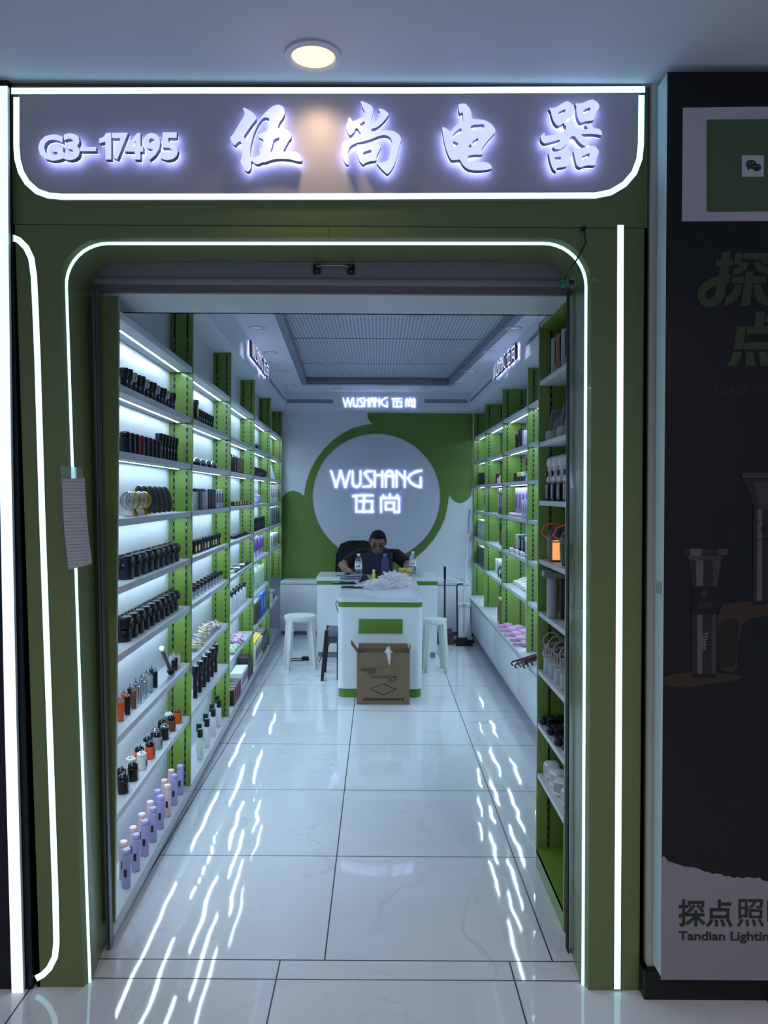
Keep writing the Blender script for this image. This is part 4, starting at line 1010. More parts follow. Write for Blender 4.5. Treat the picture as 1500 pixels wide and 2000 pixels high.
row('L',1,4,3.42,4.13,.05,[('camping_light','camping light','black %s light' % ['yellow labelled','white labelled','plain'][i%3],('cl',i%3),lambda i=i: [('body',m_().cyl(.021,0,.050,BLACK,seg=14,bev=.003),[]),('lid',m_().cyl(.019,.0503,.068,[NAVY2,BLACK,CHAR][i%3],seg=14,bev=.003),[]),('label',m_().box(-.010,.010,-.0222,-.018,.012,.042,[YEL,WPL,GREY2][i%3]),[])]) for i in range(10)],'labelled lights on the fifth shelf')
row('L',1,5,3.40,4.14,[.035,.06],[('small_torch','torch','%s small torch' % ['silver','black'][i%2],('st',i%2),torch(.0085,.062+.012*(i%3==2),[SILV,BLACK][i%2],[BLACK,BLACK][i%2],1.5)) for i in range(17)],'small torches on the sixth shelf')
fc = [BEIGE,BEIGE,BEIGE,BEIGE,BEIGE,BEIGE,PINK,PINK,WPL,BEIGE,BEIGE,BEIGE]
row('L',1,6,3.42,4.10,[.045,.055],[('folding_fan','fan','%s flat round fan' % {'beige_plastic':'beige','pink_plastic':'pink','white_plastic':'white'}[c_.name],('ff',c_.name),fan_disc(.036,c_,BLACK if c_ is not WPL else LGREY),{'tilt':(.25,.0,0),'dz':.004+.012*(6-abs(6-i))*.6*(i>2)}) for i, c_ in enumerate(fc)],'flat fans on the seventh shelf')
row('L',1,7,3.44,4.05,.04,[('handheld_torch','torch','tall black flared torch',('ht',),torch(.0115,.165,BLACK,BLACK,1.55)) for i in range(6)],'flared torches on the lowest shelf')
row('L',1,7,3.40,3.95,.086,[('backing_card','card','white backing card',('bk',),lambda: [('card',m_().box(-.026,.026,-.001,.001,0,.20,WCARD),[]),('slot',m_().box(-.005,.005,-.0016,-.001,.03,.14,GREY2),[])]) for i in range(5)],'white backing cards behind the torches')
row('L',1,'base',3.50,4.16,[.025,.050],[('travel_bottle','bottle','white cylinder with black cap',('wc',),lambda: [('body',m_().cyl(.0145,0,.112,WPL,seg=18,bev=.001),[]),('cap',m_().cyl(.0142,.1125,.155,BLACK,seg=18,bev=.001),[]),('side_label',m_().box(.0125,.0152,-.004,.004,.03,.075,BLACK),[])]) for i in range(8)],'white cylinders with black caps on the plinth')
# ---- left, third bay
row('L',2,2,4.50,4.92,.05,[('gift_bag','bag',['black gift bag','black gift bag','kraft gift bag','kraft gift bag','kraft gift bag'][i],('gb',i>1),lambda i=i: [('bag',m_().box(-.036,.036,-.026,.026,0,.105,KRAFT if i>1 else BCARD,.002),[]),('handle',m_().tube([(-.014,0,.104),(-.010,0,.122),(.010,0,.122),(.014,0,.104)],.002,BLACK,5),[])]) for i in range(5)],'gift bags on the third shelf')
row('L',2,3,4.48,5.12,.05,[('package_box','box','flat yellow and black box',('fy',),carton(.085,.06,.030,BCARD,YEL,YEL if i%2 else None)) for i in range(6)],'flat boxes on the fourth shelf')
row('L',2,4,4.48,5.14,.05,[('flat_fan','fan','thin black folded fan',('tb',),fan_disc(.034,BLACK,CHAR),{'tilt':(.2,0,0)}) for i in range(7)],'thin black fans on the fifth shelf')
row('L',2,5,4.48,5.12,.05,[('hair_clipper','clipper','glossy black hair clipper' if i%3 else 'white and black hair clipper',('hc',bool(i%3)),clipper(.085,BLACK if i%3 else WPL,BLACK)) for i in range(9)],'hair clippers on the sixth shelf')
row('L',2,6,4.50,5.08,[.04,.06],[('hand_blender','stick','white stick with black knob',('hb',),lambda: [('body',m_().cyl(.013,0,.105,WPL,seg=14,bev=.002),[]),('neck',m_().cyl(.006,.1053,.122,BLACK,seg=10),[]),('knob',m_().ball(.014,(0,0,.132),BLACK,sz=.8,seg=12),[])]) for i in range(9)],'white sticks with black knobs')
row('L',2,7,4.44,4.88,[.040,.050],[('hand_fan','hand fan','%s hand fan' % ['pale green','pink'][i>4],('hf',i>4),handfan([PGREEN,ROSE][i>4],WPL),{'dz':.0 if i<5 else (.024 if i%2 else 0)}) for i in range(10)],'pink and green hand fans')
row('L',2,'base',4.42,4.72,.048,[('package_box','box',['lower maroon box','upper maroon box'][i//4],('mb',i//3),carton(.078,.085,.050,MAROON if i%2 else BCARD,RCARD),{'t':(i%4+.5)/4,'dz':.0505*(i//4)}) for i in range(8)],'dark maroon boxes stacked on the plinth')
row('L',2,'base',4.76,5.02,.048,[('package_box','box','white topped deep blue box',('bb',),carton(.044,.085,.120,WCARD,DBLUE),{'dz':0}) for i in range(6)],'white topped blue boxes on the plinth')
row('L',2,'base',5.03,5.17,.048,[('package_box','box','black upright box',('bu',),carton(.070,.085,.165,BCARD,GREY2)) for i in range(2)],'black boxes on the plinth')
# ---- left, fourth bay
row('L',3,1,5.55,5.95,.05,[('cable_roll','roll','dark grey roll lying',('gr',),roll(.030,.10,GREY2,BLACK))],None)
row('L',3,2,5.45,6.10,.05,[('cable_coil','cable','black cable coil standing',('cc',i%2),coil(.036,[BLACK,CHAR][i%2]),{'rz':PI/2}) for i in range(9)],'cable coils on the third shelf')
row('L',3,3,5.5,5.9,.05,[('film_roll','roll','pale blue roll lying',('br',),roll(.038,.22,PBLUE,WPL))],None)
row('L',3,4,5.45,6.12,.05,[('glossy_speaker','speaker','glossy black drum',('gd',),can(.026,.105,BLACK,BLACK,.25,band=CHAR)) for i in range(8)],'glossy black drums on the fifth shelf')
row('L',3,5,5.45,6.12,[.04,.06],[('purple_bundle','bundle','purple wrapped bundle',('pb',),bundle(.16,PURP,LILAC)) for i in range(8)],'purple bundles on the sixth shelf')
row('L',3,6,5.45,6.12,[.04,.06],[('clear_tube','tube','pale green tube',('pt',),tubepack(.17,GCARD,PGREEN)) for i in range(9)],'pale green tubes on the seventh shelf')
row('L',3,7,5.44,5.76,.05,[('package_box','box','dark upright box',('db',),carton(.045,.07,.165,GREY2,BCARD)) for i in range(5)],'dark boxes on the lowest shelf')
row('L',3,7,5.78,6.16,.05,[('package_box','box','tall blue box',('lb',),carton(.085,.08,.19,BLUE,PBLUE)) for i in range(3)],'tall blue boxes on the lowest shelf')
row('L',3,'base',5.44,5.86,.05,[('package_box','box','tall white box with black stripe',('ws',),carton(.048,.08,.16,WCARD,BCARD)) for i in range(8)],'white boxes on the plinth')
row('L',3,'base',5.86,6.14,.05,[('package_box','box','grey upright box',('gy',),carton(.058,.085,.18,GREY2,SCARD)) for i in range(4)],'grey boxes on the plinth')
row('L',3,'base',5.46,5.84,[.03,.06],[('yellow_pack','pack','small yellow pack on white boxes',('yp',),lambda: [('pack',m_().box(-.014,.014,-.014,.014,0,.026,YEL,.005),[]),('lid',m_().box(-.008,.008,-.008,.008,.026,.030,M2('pale_yellow',(236,226,120)),.001),[])],{'dz':.1605}) for i in range(12)],'small yellow packs on top of the white boxes')
# ---- left, farthest bay
row('L',4,2,6.45,7.05,.05,[('angled_stand','stand','pale pyramid card stand',('ps',),lambda: [('panel',m_().add([(-.05,-.04,0),(.05,-.04,0),(.05,.03,0),(-.05,.03,0),(0,.0,.14)],[(0,3,2,1),(0,1,4),(1,2,4),(2,3,4),(3,0,4)],SCARD),[]),('print',m_().box(-.02,.02,-.035,-.030,.02,.05,LCARD),[])]) for i in range(1)],None)
row('L',4,3,6.42,7.1,.05,[('picture_box','box','white box with dark picture',('wp',),carton(.10,.07,.17,WCARD,BCARD)) for i in range(4)],'white picture boxes in the farthest bay')
row('L',4,4,6.40,7.12,.05,[('striped_sleeve','sleeve','leaning dark striped sleeve',('ss',i%2),carton(.030,.08,.17,[SCARD,GREY2][i%2],None),{'tilt':(0,-.16,0)}) for i in range(8)],'striped sleeves in the farthest bay')
row('L',4,5,6.42,7.1,.05,[('package_box','box',['orange and white box','grey green box'][i>1],('ow',i>1),carton(.09,.07,.13,[WCARD,GCARD][i>1],[ORG,GREY2][i>1])) for i in range(5)],'boxes on the sixth shelf, farthest bay')
p = S('L',6.62,.05,LZ[7])
stand('package_box',('lp',),carton(.20,.09,.11,WCARD,GREY2,LCARD),p,PI/2,'white printed box on the low shelf before the back cabinets','box',None)

# ---- right wall (bays counted from the entrance)
row('R',1,1,4.95,5.35,.09,[('package_box','box','white box',('rw',),carton(.06,.10,.125,WCARD)),('package_box','box','black notched box',('rb',),carton(.085,.10,.14,BCARD,None,CHAR)),('package_box','box','black box',('rb2',),carton(.05,.10,.12,BCARD,GREY2))],None)
row('R',1,1,4.72,4.93,.09,[('package_box','box','tall white box',('rw2',),carton(.07,.09,.155,WCARD,None)) for i in range(2)],'tall white boxes on the second shelf')
row('R',1,2,5.0,5.5,.08,[('mini_lantern','lantern',['white topped black lantern','white topped black lantern','yellow lantern','black lantern'][i],('mw',i),can(.026,.075,BLACK,[WPL,WPL,YEL,BLACK][i],.45)) for i in range(4)],'mini lanterns on the third shelf')
row('R',1,2,4.72,4.98,.08,[('package_box','box',['white and blue box','yellow box','dark red box'][i],('sx',i),carton(.13,.09,.055,[WCARD,YEL,MAROON][i],[PBLUE,BCARD,RCARD][i]),{'t':.5,'dz':.0555*i}) for i in range(3)],'boxes stacked on the third shelf')
row('R',1,3,4.85,5.5,.13,[('fan_box','box','tall lilac fan box',('lf',),carton(.125,.10,.225,LCARD,PURP)) for i in range(5)],'lilac fan boxes on the fourth shelf')
row('R',1,3,4.72,4.98,.05,[('package_box','box','white narrow box',('wn',),carton(.05,.06,.135,WCARD,LCARD)) for i in range(4)],'narrow white boxes on the fourth shelf')
row('R',1,3,5.02,5.5,.04,[('patterned_pouch','pouch','pink patterned pouch',('pp',),lambda: [('pouch',m_().ball(1,(0,0,.016),PINK,.034,.022,.016,seg=12,rings=8),[]),('tie',m_().tube([(-.012,0,.03),(0,-.004,.036),(.012,0,.03)],.002,PURP,5),[])],{'dz':.0}) for i in range(4)],'pink pouches on the fourth shelf')
row('R',1,4,4.75,5.45,.11,[('package_box','box','%s upright box' % n_,('ru',n_),carton(.075,.08,.135,c_,LGREY)) for c_, n_ in ((WCARD,'white'),(PINK,'pink'),(WCARD,'white'),(BCARD,'black'),(BCARD,'black'),(GCARD,'green'))],'upright boxes on the fifth shelf')
row('R',1,4,4.72,5.52,[.03,.055],[('mini_fan','mini fan','%s small square fan' % ['white','black'][i%2],('sf',i%2),lambda i=i: [('body',m_().box(-.030,.030,-.018,.018,0,.032,[WPL,BLACK][i%2],.006),[]),('hub',m_().cyl(.009,-.021,-.018,[BLACK,WPL][i%2],(0,0,.016),10,'Y'),[])]) for i in range(8)],'small square fans in front of the boxes')
def neckfan(m, m2): return lambda: [('band',m_().tube([(.050*math.cos(a), .06*math.sin(a)+.01, .024+.03*max(0,math.sin(a))) for a in [-.5+i*(PI+1)/16 for i in range(17)]],.017,m,8),[]),('vent',m_().tube([(.051*math.cos(a), .061*math.sin(a)+.01, .038+.03*max(0,math.sin(a))) for a in [.2+i*(PI-.4)/12 for i in range(13)]],.006,m2,6),[])]
row('R',1,5,4.78,5.5,.09,[('neck_fan','neck fan','%s curved neck fan' % ['pale yellow','white'][i%2],('nf',i%2),neckfan([M2('cream_yellow',(222,226,188)),WPL][i%2],LGREY)) for i in range(6)],'neck fans on the lowest right shelf')
row('R',1,'base',4.78,5.55,[.03,.10],[('hand_fan','hand fan','lilac pink hand fan',('pf',),lambda: [('head',m_().lathe([(.034,0),(.040,.006),(.040,.026),(.034,.032)],ROSE,seg=20),[]),('grip',m_().box(-.012,.012,-.095,-.036,.004,.028,ROSE,.007),[]),('hub',m_().cyl(.012,.0323,.036,WPL,seg=12),[])],{'rz':.2*(i%3)}) for i in range(9)],'lilac pink hand fans on the low cabinet')
row('R',2,2,5.75,6.3,.08,[('toy_lamp','toy lamp','%s small lamp' % n_,('tl',n_,i),can(.030,.07+.012*(i%3),c_,[WPL,BLACK,DRED][i%3],.35)) for i, (c_, n_) in enumerate(((WPL,'white'),(DRED,'red'),(BLACK,'black'),(WPL,'white'),(PINK,'pink'),(NAVY2,'navy')))],'small lamps on the third shelf')
row('R',2,3,5.72,6.1,.10,[('package_box','box',['grey pictured box','tall grey box','white capped box'][i],('rg',i),carton(.11,.12,[.20,.215,.225][i],[SCARD,GREY2,SCARD][i],[GREY2,LGREY,WCARD][i],WCARD)) for i in range(3)],'boxes on the fourth shelf, third bay')
row('R',2,4,5.72,6.12,.09,[('tall_flask','flask','black and copper flask',('fl',),lambda: [('body',m_().cyl(.030,0,.13,M2('copper_metal',(150,104,74),.3,.8),seg=16,bev=.003),[]),('cap',m_().cyl(.030,.1303,.20,BLACK,seg=16,bev=.004),[])]) for i in range(6)],'black and copper flasks on the fifth shelf')
row('R',2,5,5.75,6.4,.11,[('package_box','box','white upright box',('w6',),carton(.085,.08,.13,WCARD,LGREY)) for i in range(5)],'white boxes on the lowest shelf, third bay')
p = S('R',5.82,.05,RZ[5])
e = stand('cable_bundle',('cb',),lambda: [('cable',m_().tube([(-.14,-.02,.01),(-.10,-.03,.07),(-.02,-.025,.115),(.05,-.02,.09),(.09,-.01,.03)],.006,BLACK,6),[]),('plug',m_().ball(.026,(0.03,-.012,.036),MATTE,sz=1.2,seg=12),[])],p,-PI/2,'black cable bundle in front of white boxes on the right wall','cable',None)
p = S('R',5.72,.08,.38)
stand('cardboard_box',('kb',),lambda: [('body',m_().box(-.12,.12,-.085,.085,0,.20,KRAFT,.002),[]),('flap',m_().box(-.12,.12,-.02,.085,.200,.204,M2('kraft_light',(196,178,140),.8)),[]),('print',m_().box(-.05,.03,-.086,-.084,.05,.14,M2('kraft_print',(84,66,44),.8)),[])],p,-PI/2-.05,'brown cardboard box on the low cabinet against the right wall','box',None)
row('R',3,1,6.75,6.85,.09,[('toy_lamp','toy lamp','tiny white lamp',('tw',),can(.026,.09,WPL,LGREY,.3))],None)
row('R',3,2,6.9,7.2,.08,[('package_box','box','black square box',('bs',),carton(.12,.10,.125,BCARD,CHAR)) for i in range(2)],'black boxes on the third shelf')
row('R',3,2,6.62,6.86,.10,[('package_box','box','tall lilac box',('tlb',),carton(.08,.10,.21,LCARD)) for i in range(2)],'tall lilac boxes on the third shelf')
row('R',3,3,6.62,6.95,.09,[('picture_box','box','white box with dark picture',('pb3',),carton(.11,.09,.21,WCARD,BCARD)) for i in range(2)],'white picture boxes on the fourth shelf')
row('R',3,4,6.62,7.22,.09,[('package_box','box','pale green slim box',('pg',),carton(.090,.12,.185,GCARD,WCARD)) for i in range(7)],'pale green boxes on the fifth shelf')
row('R',3,5,6.62,7.22,.09,[('package_box','box','dark slim box',('ds',),carton(.082,.12,.19,GREY2,BCARD)) for i in range(7)],'dark slim boxes on the lowest shelf')
# hook bundle of cables hanging out under the right shelves
p = Vector((1.0, K*4.30, .44))
e = empty('umbrella_handle_bundle', (.99, K*4.35, .382), 'bundle of black and dark red cable ends sticking out over the low cabinet', 'cable bundle')
rr = random.Random(5)
for k in range(12):
    q0 = Vector((1.10+.04*rr.random(), K*(4.34+.10*rr.random()), .405+.05*rr.random())); q1 = Vector((.86+.03*rr.random()+ .05*(k%3), K*(4.24+.012*k), .415-.05*rr.random()+.03*(1-k/12)))
    loc_in(e, lambda m: m.tube([q0,(q0+q1)/2+Vector((0,0,.008)),q1,q1+Vector((-.012,-.01,-.012)),q1+Vector((-.002,-.02,-.022))], .0055, MATTE if k%4 else DRED, 7), 'cable')
# ---- front right display unit
UX = .70
def urow(lev, ys, items, v=None):
    for (nm, cat, lab, key, fn, dx), y in zip(items, ys):
        s_ = {'camping_lantern': .80, 'hand_searchlight': .86}.get(nm, 1)
        stand(nm, key, fn, (x0u+dx, K*y, UZ[lev]+.0007), -PI/2, lab, cat, items[0][0].replace('_', ' ')+'s on the open display unit').scale = (s_, s_, s_)
x0u = .622
EAR = M2('putty_plastic', (150,148,142), .4); COP = M2('copper_plastic', (160,118,84), .35)
def stick(m): return lambda: [('stem',m_().cyl(.019,.012,.155,m,seg=18,bev=.004),[]),('foot',m_().cyl(.034,0,.012,GLASS,seg=20,bev=.002),[]),('panel',m_().box(.010,.0205,-.009,.009,.050,.145,BLACK,.003),[]),('knob',m_().ball(.007,(.017,0,.034),BLACK,seg=10),[])]
urow(0,[2.60,2.53,2.455,2.38],[('stick_lamp','lamp','grey stick lamp farthest in on the top shelf of the open unit',('sl',0),stick(LGREY),.050),('stick_lamp','lamp','copper stick lamp second from the back, top shelf of open unit',('sl',1),stick(COP),.050),('stick_lamp','lamp','grey stick lamp second from the entrance, top shelf of open unit',('sl',0),stick(LGREY),.050),('stick_lamp','lamp','copper stick lamp nearest the entrance, top shelf of open unit',('sl',1),stick(COP),.050)])
def domelight(): return [('base',m_().lathe([(.058,0),(.062,.01),(.060,.035),(.052,.040)],EAR,seg=28),[]),('cone',m_().lathe([(.030,.0405),(.022,.075),(.006,.092),(1e-4,.094)],LGREY,seg=20),[]),('shade',m_().lathe([(.050,.0405),(.046,.075),(.040,.115),(.034,.118)],GLASS,seg=28),[])]
urow(1,[2.585,2.42],[('glass_dome_lamp','lamp','clear domed lamp on a putty base, farther of the pair',('gl',),domelight,.07),('glass_dome_lamp','lamp','clear domed lamp on a putty base, nearer of the pair',('gl',),domelight,.07)])
def handlight():
    b = m_(); b.hexa([(-.022,-.03,.085),(.022,-.03,.085),(.022,.03,.085),(-.022,.03,.085),(-.020,-.022,.150),(.020,-.022,.150),(.020,.026,.150),(-.020,.026,.150)], WPL)
    b.lathe([(.030,.150),(.034,.165),(.030,.185),(.016,.196)], WPL, seg=18); b.lathe([(.024,.078),(.032,.09),(.026,.15)], WPL, seg=18)
    c = m_(); c.box(-.026,.026,-.034,.034,0,.078,BLACK,.006)
    o = m_(); o.cyl(.013,-.036,-.030,BLACK,(0,0,.118),16,'Y'); o.cyl(.009,-.038,-.036,COP,(0,0,.118),14,'Y')
    s = m_(); s.box(-.012,.012,-.0355,-.034,.010,.072,LGREY,.001)
    return [('handle',b,[]),('battery_base',c,[('window',s,[])]),('logo_badge',o,[])]
urow(2,[2.62,2.54,2.455,2.37],[('hand_searchlight','searchlight','white and black hand searchlight, %s of the four in the row' % n_,('hs',),handlight,.05) for n_ in ('farthest back','second from back','third from back','nearest')])
def lantern():
    g = m_().lathe([(.034,.006),(.044,.02),(.046,.095),(.042,.100)], GLASS, seg=26)
    c = m_().lathe([(.046,.1003),(.050,.106),(.050,.116),(.040,.130),(.030,.150),(.010,.166),(1e-4,.168)], SMOKE, seg=26)
    r_ = m_().lathe([(.016,.012),(.016,.088)], M2('warm_filament',(255,170,90),.5,emit=(1,.42,.12),es=1.1), seg=16)
    s = m_().tube([(0,-.046,.112),(-.02,-.07,.13),(.0,-.06,.165),(.02,-.03,.178),(.01,.01,.172)], .0045, ORG, 6)
    f = m_().cyl(.035,0,.006,BLACK,seg=22)
    k = m_().tube([(-.008,0,.166),(-.008,0,.178),(.008,0,.178),(.008,0,.166)], .002, SILV, 6)
    return [('glass',g,[]),('cap',c,[('ring',k,[])]),('light_core',r_,[]),('strap',s,[]),('foot',f,[])]
def lantern_off():
    l = lantern(); l[2] = ('light_core', m_().lathe([(.016,.012),(.016,.088)], LGREY, seg=16), []); return l
urow(3,[2.555,2.40],[('camping_lantern','lantern','glowing orange camping lantern with an orange strap on open unit',('lo',),lantern,.046),('camping_lantern','lantern','unlit clear camping lantern beside the glowing orange one',('lo2',),lantern_off,.052)])
def bigbox(): return [('body',m_().box(-.085,.085,-.05,.05,.150,.172,M2('warm_grey_plastic',(118,118,116),.45),.007),[]),('slot',m_().box(-.055,.055,-.020,-.010,.1715,.1725,BLACK),[]),('slot',m_().box(-.055,.055,.012,.020,.1715,.1725,BLACK),[]),('bottle',m_().cyl(.020,0,.150,LGREY,(-.05,.0,0),16,bev=.003),[]),('block',m_().box(-.02,.06,-.03,.035,0,.150,BCARD,.003),[])]
stand('charger_tray',('ct',),bigbox,(x0u+.066,K*2.50,UZ[4]+.0007),-.12,'grey slotted charger tray standing on a black block in the open unit','charger','')
stand('white_power_bank',('wb',),lambda: [('body',m_().box(-.024,.024,-.016,.016,0,.125,M2('offwhite_plastic',(196,200,212),.35),.007),[]),('mark',m_().box(-.003,.003,-.0166,-.0155,.09,.10,BLACK),[])],(x0u+.05,K*2.345,UZ[4]+.0007),-PI/2,'pale upright power bank nearest the entrance beside the charger tray','power bank',None)
def potlight():
    b = m_().cyl(.030,0,.062,M2('grey_blue_plastic',(160,166,178),.4),seg=22,bev=.004); t = m_(); t.lathe([(.033,.0623),(.036,.068),(.036,.075),(.030,.079),(.033,.083),(.033,.112),(.028,.113),(.028,.10)],EAR,seg=22)
    for k in range(18):
        a = 2*PI*k/18; t.box(.0325*math.cos(a)-.0012,.0325*math.cos(a)+.0012,.0325*math.sin(a)-.0012,.0325*math.sin(a)+.0012,.085,.110,DARK)
    h_ = m_().tube([(0,-.034*math.cos(x),.112+.040*math.sin(x)) for x in [i*PI/10 for i in range(11)]],.003,LGREY,6)
    return [('base',b,[]),('grille_head',t,[]),('handle',h_,[])]
urow(5,[2.61,2.535,2.455,2.375],[('insect_lantern','lantern','pale ribbed lantern with looped handle, %s of the four' % n_,('il',),potlight,.042) for n_ in ('farthest','second farthest','second nearest','nearest')])
def bcam(): return [('body',m_().box(-.030,.030,-.02,.06,.0,.040,BLACK,.006),[]),('lens',m_().ball(.017,(0,-.028,.022),NAVY2,seg=14),[]),('mount',m_().cyl(.012,0,.008,CHAR,(0,.03,.04),12),[])]
for y, z_, n_ in ((2.61,UZ[6],'far one on the upper shelf'),(2.50,UZ[6],'near one on the upper shelf'),(2.585,UZ[6]-.19,'x')):
    if n_ != 'x': stand('black_camera_light','work light',bcam,(x0u+.040,K*y,z_+.0007),-PI/2,'black round nosed work light in the open unit, %s' % n_,'work light','black work lights in the open unit') if False else stand('work_light',('wl',),bcam,(x0u+.040,K*y,z_+.0007),-PI/2,'black round nosed work light in the open unit, %s' % n_,'work light','black work lights in the open unit')
stand('work_light',('wl',),bcam,(x0u+.040,K*2.39,UZ[6]+.0007),-PI/2,'black round nosed work light in the open unit, nearest the entrance','work light','black work lights in the open unit')
for i in range(4): stand('slim_sleeve',('sv',i%2),carton(.014,.10,.15,[GREY2,SCARD][i%2]),(x0u+.14,K*(2.36+.025*i),UZ[6]+.0007),-PI/2,'%s slim box leaning behind the black work lights in the open unit' % ORD[i+1],'box','slim boxes behind the work lights',(0,.18,0))
def egg(): return [('body',m_().box(-.030,.030,-.028,.028,.0,.062,WPL,.014),[]),('grille',m_().box(-.022,.022,-.0285,-.027,.018,.050,LGREY,.001),[])]
for i, (y, dx, rz) in enumerate(((2.61,.045,0),(2.53,.05,.3),(2.455,.045,.9),(2.37,.05,.2))):
    stand('square_night_light',('sn',),egg,(x0u+dx,K*y,UZ[7]+.0007),-PI/2+rz,'white rounded square light on the lowest shelf, %s from the back' % ORD[i+1],'night light','white square lights in the open unit')
# ------------------------------------------------------------------ person at the desk
def capsule(mb, a, b, ra, rb, m, seg=14, n=5):
    a, b = Vector(a), Vector(b); t = (b-a); L_ = t.length; t.normalize(); u = t.orthogonal().normalized(); w_ = t.cross(u)
    prof = [(ra*math.cos(x), -ra*math.sin(x)) for x in [PI/2*(1-i/n) for i in range(n+1)]]+[(rb*math.cos(x), L_+rb*math.sin(x)) for x in [PI/2*i/n for i in range(n+1)]]
    vs = []; fs = []
    for r, h in prof:
        for k in range(seg):
            an = 2*PI*k/seg; vs.append(a+t*h+(u*math.cos(an)+w_*math.sin(an))*max(r, 1e-5))
    for j in range(len(prof)-1):
        for k in range(seg): fs.append((j*seg+k, j*seg+(k+1)%seg, (j+1)*seg+(k+1)%seg, (j+1)*seg+k))
    mb.add(vs, fs, m)
def fused(name, mb, voxel, smooth_it, mats, parent):
    me = mb.mesh(name+'_raw', False); bm = bmesh.new(); bm.from_mesh(me); bmesh.ops.remove_doubles(bm, verts=bm.verts, dist=.0002); bmesh.ops.recalc_face_normals(bm, faces=bm.faces); bm.to_mesh(me); bm.free()
    o = bpy.data.objects.new('tmp', me); C.objects.link(o)
    r = o.modifiers.new('r', 'REMESH'); r.mode = 'VOXEL'; r.voxel_size = voxel; r.use_smooth_shade = True
    s_ = o.modifiers.new('s', 'SMOOTH'); s_.iterations = smooth_it; s_.factor = .5
    dg = bpy.context.evaluated_depsgraph_get(); out = bpy.data.meshes.new_from_object(o.evaluated_get(dg)); bpy.data.objects.remove(o)
    out.name = name; out.materials.clear()
    for m in mats: out.materials.append(m)
    for p_ in out.polygons: p_.use_smooth = True; p_.material_index = 0
    out.transform(Matrix.Translation(-Vector(parent.location)))
    return link(name, out, parent)
SKIN = mat('skin', (128,98,84), .5); SHIRT = mat('black_tshirt', (14,14,18), .85, noise=.1); HAIR = mat('short_black_hair', (9,8,9), .95, noise=.2)
TROU = mat('dark_trousers', (28,30,38), .8); SHOE = mat('dark_shoes', (20,20,22), .5)
px_, py_ = -.005, 7.62
e = empty('person', (px_, 7.95, 0), 'person in a black t-shirt and glasses leaning over the laptop at the rear desk', 'person')
HC = Vector((px_-.003, 7.62, .985))
HR = Matrix.Translation(HC) @ Matrix.Rotation(math.radians(17), 4, 'X') @ Matrix.Rotation(math.radians(3), 4, 'Y')
def hp(x, y, z): return HR @ Vector((x, y, z))
b = MB()
hb = MB(); hb.T = HR
hb.ball(.080, (0,.012,.025), SKIN, sx=.95, sy=1.13, sz=1.08, seg=28, rings=18); hb.ball(.062, (0,-.014,-.035), SKIN, sx=.98, sy=1.08, sz=1.22, seg=24, rings=16)
b.v += hb.v; b.f += hb.f; b.m += hb.m; b.mi(SKIN)
def cp(p0, p1, r0, r1, mb=None, m=SKIN): capsule(mb or b, p0, p1, r0, r1, m)
cp(hp(0,-.083,.004), hp(0,-.101,-.024), .009, .014)                                   # nose
cp(hp(-.012,-.088,-.028), hp(.012,-.088,-.028), .008, .008)
cp(hp(-.038,-.070,.020), hp(.038,-.070,.020), .013, .013)                             # brow
cp(hp(-.020,-.078,-.057), hp(.020,-.078,-.057), .0075, .0075); cp(hp(-.015,-.078,-.067), hp(.015,-.078,-.067), .008, .008)
cp(hp(0,-.070,-.095), hp(0,-.055,-.098), .020, .022)                                  # chin
for s_ in (-1,1):
    cp(hp(s_*.078,.012,.016), hp(s_*.074,.010,-.020), .015, .009); cp(hp(s_*.045,-.052,-.018), hp(s_*.045,-.04,-.03), .024, .024)
cp(hp(0,.02,-.06), (px_,7.76,.865), .050, .056)                                       # neck
cp((px_,7.80,.83), (px_,7.92,.62), .105, .120); cp((px_,7.92,.62), (px_,7.97,.50), .118, .135)
cp((px_-.15,7.80,.845), (px_+.15,7.80,.845), .058, .058)
arms = {-1: [(-.185,7.79,.850),(-.345,7.62,.765),(-.300,7.40,.753),(-.285,7.345,.748)], 1: [(.180,7.79,.850),(.285,7.60,.768),(.255,7.40,.753),(.245,7.335,.748)]}
for s_, (a0, a1, a2, a3) in arms.items():
    cp(a0, a1, .050, .041); cp(a1, a2, .040, .026)
    d = (Vector(a3)-Vector(a2)).normalized(); side = Vector((d.y,-d.x,0)).normalized()*(1 if s_ < 0 else -1)   # towards the thumb
    w0 = Vector(a2); pal = w0+d*.05+Vector((0,0,-.006))
    for o_ in (-.024,-.008,.008,.024): cp(w0+d*.012+side*o_*.6, pal+side*o_+d*.022, .0145, .0125)
    for k, (o_, ln) in enumerate(((.030,.062),(.010,.070),(-.011,.065),(-.030,.052))):
        k0 = pal+side*o_+d*.030; k1 = k0+d*ln*.52+Vector((0,0,.004)); k2 = k1+d*ln*.42+Vector((0,0,-.008))
        cp(k0, k1, .0095, .0085); cp(k1, k2, .0083, .0068)
    t0 = w0+d*.022+side*.026; t1 = t0+d*.030+side*.022; cp(t0, t1, .012, .010); cp(t1, t1+d*.026+Vector((0,0,-.008)), .0095, .008)
for s_ in (-1,1):
    cp((px_+s_*.085,7.99,.49), (px_+s_*.12,7.64,.505), .085, .060); cp((px_+s_*.12,7.64,.500), (px_+s_*.12,7.69,.09), .056, .036)
    cp((px_+s_*.12,7.69,.06), (px_+s_*.125,7.585,.035), .034, .030)
body = fused('body', b, .0045, 3, [SKIN], e)
c_ = MB()
cp((px_,7.785,.835), (px_,7.92,.62), .118, .134, c_, SHIRT); cp((px_,7.92,.62), (px_,7.97,.52), .134, .150, c_, SHIRT)
cp((px_-.15,7.80,.848), (px_+.15,7.80,.848), .068, .068, c_, SHIRT); cp((px_-.06,7.785,.872), (px_+.06,7.785,.872), .055, .055, c_, SHIRT)
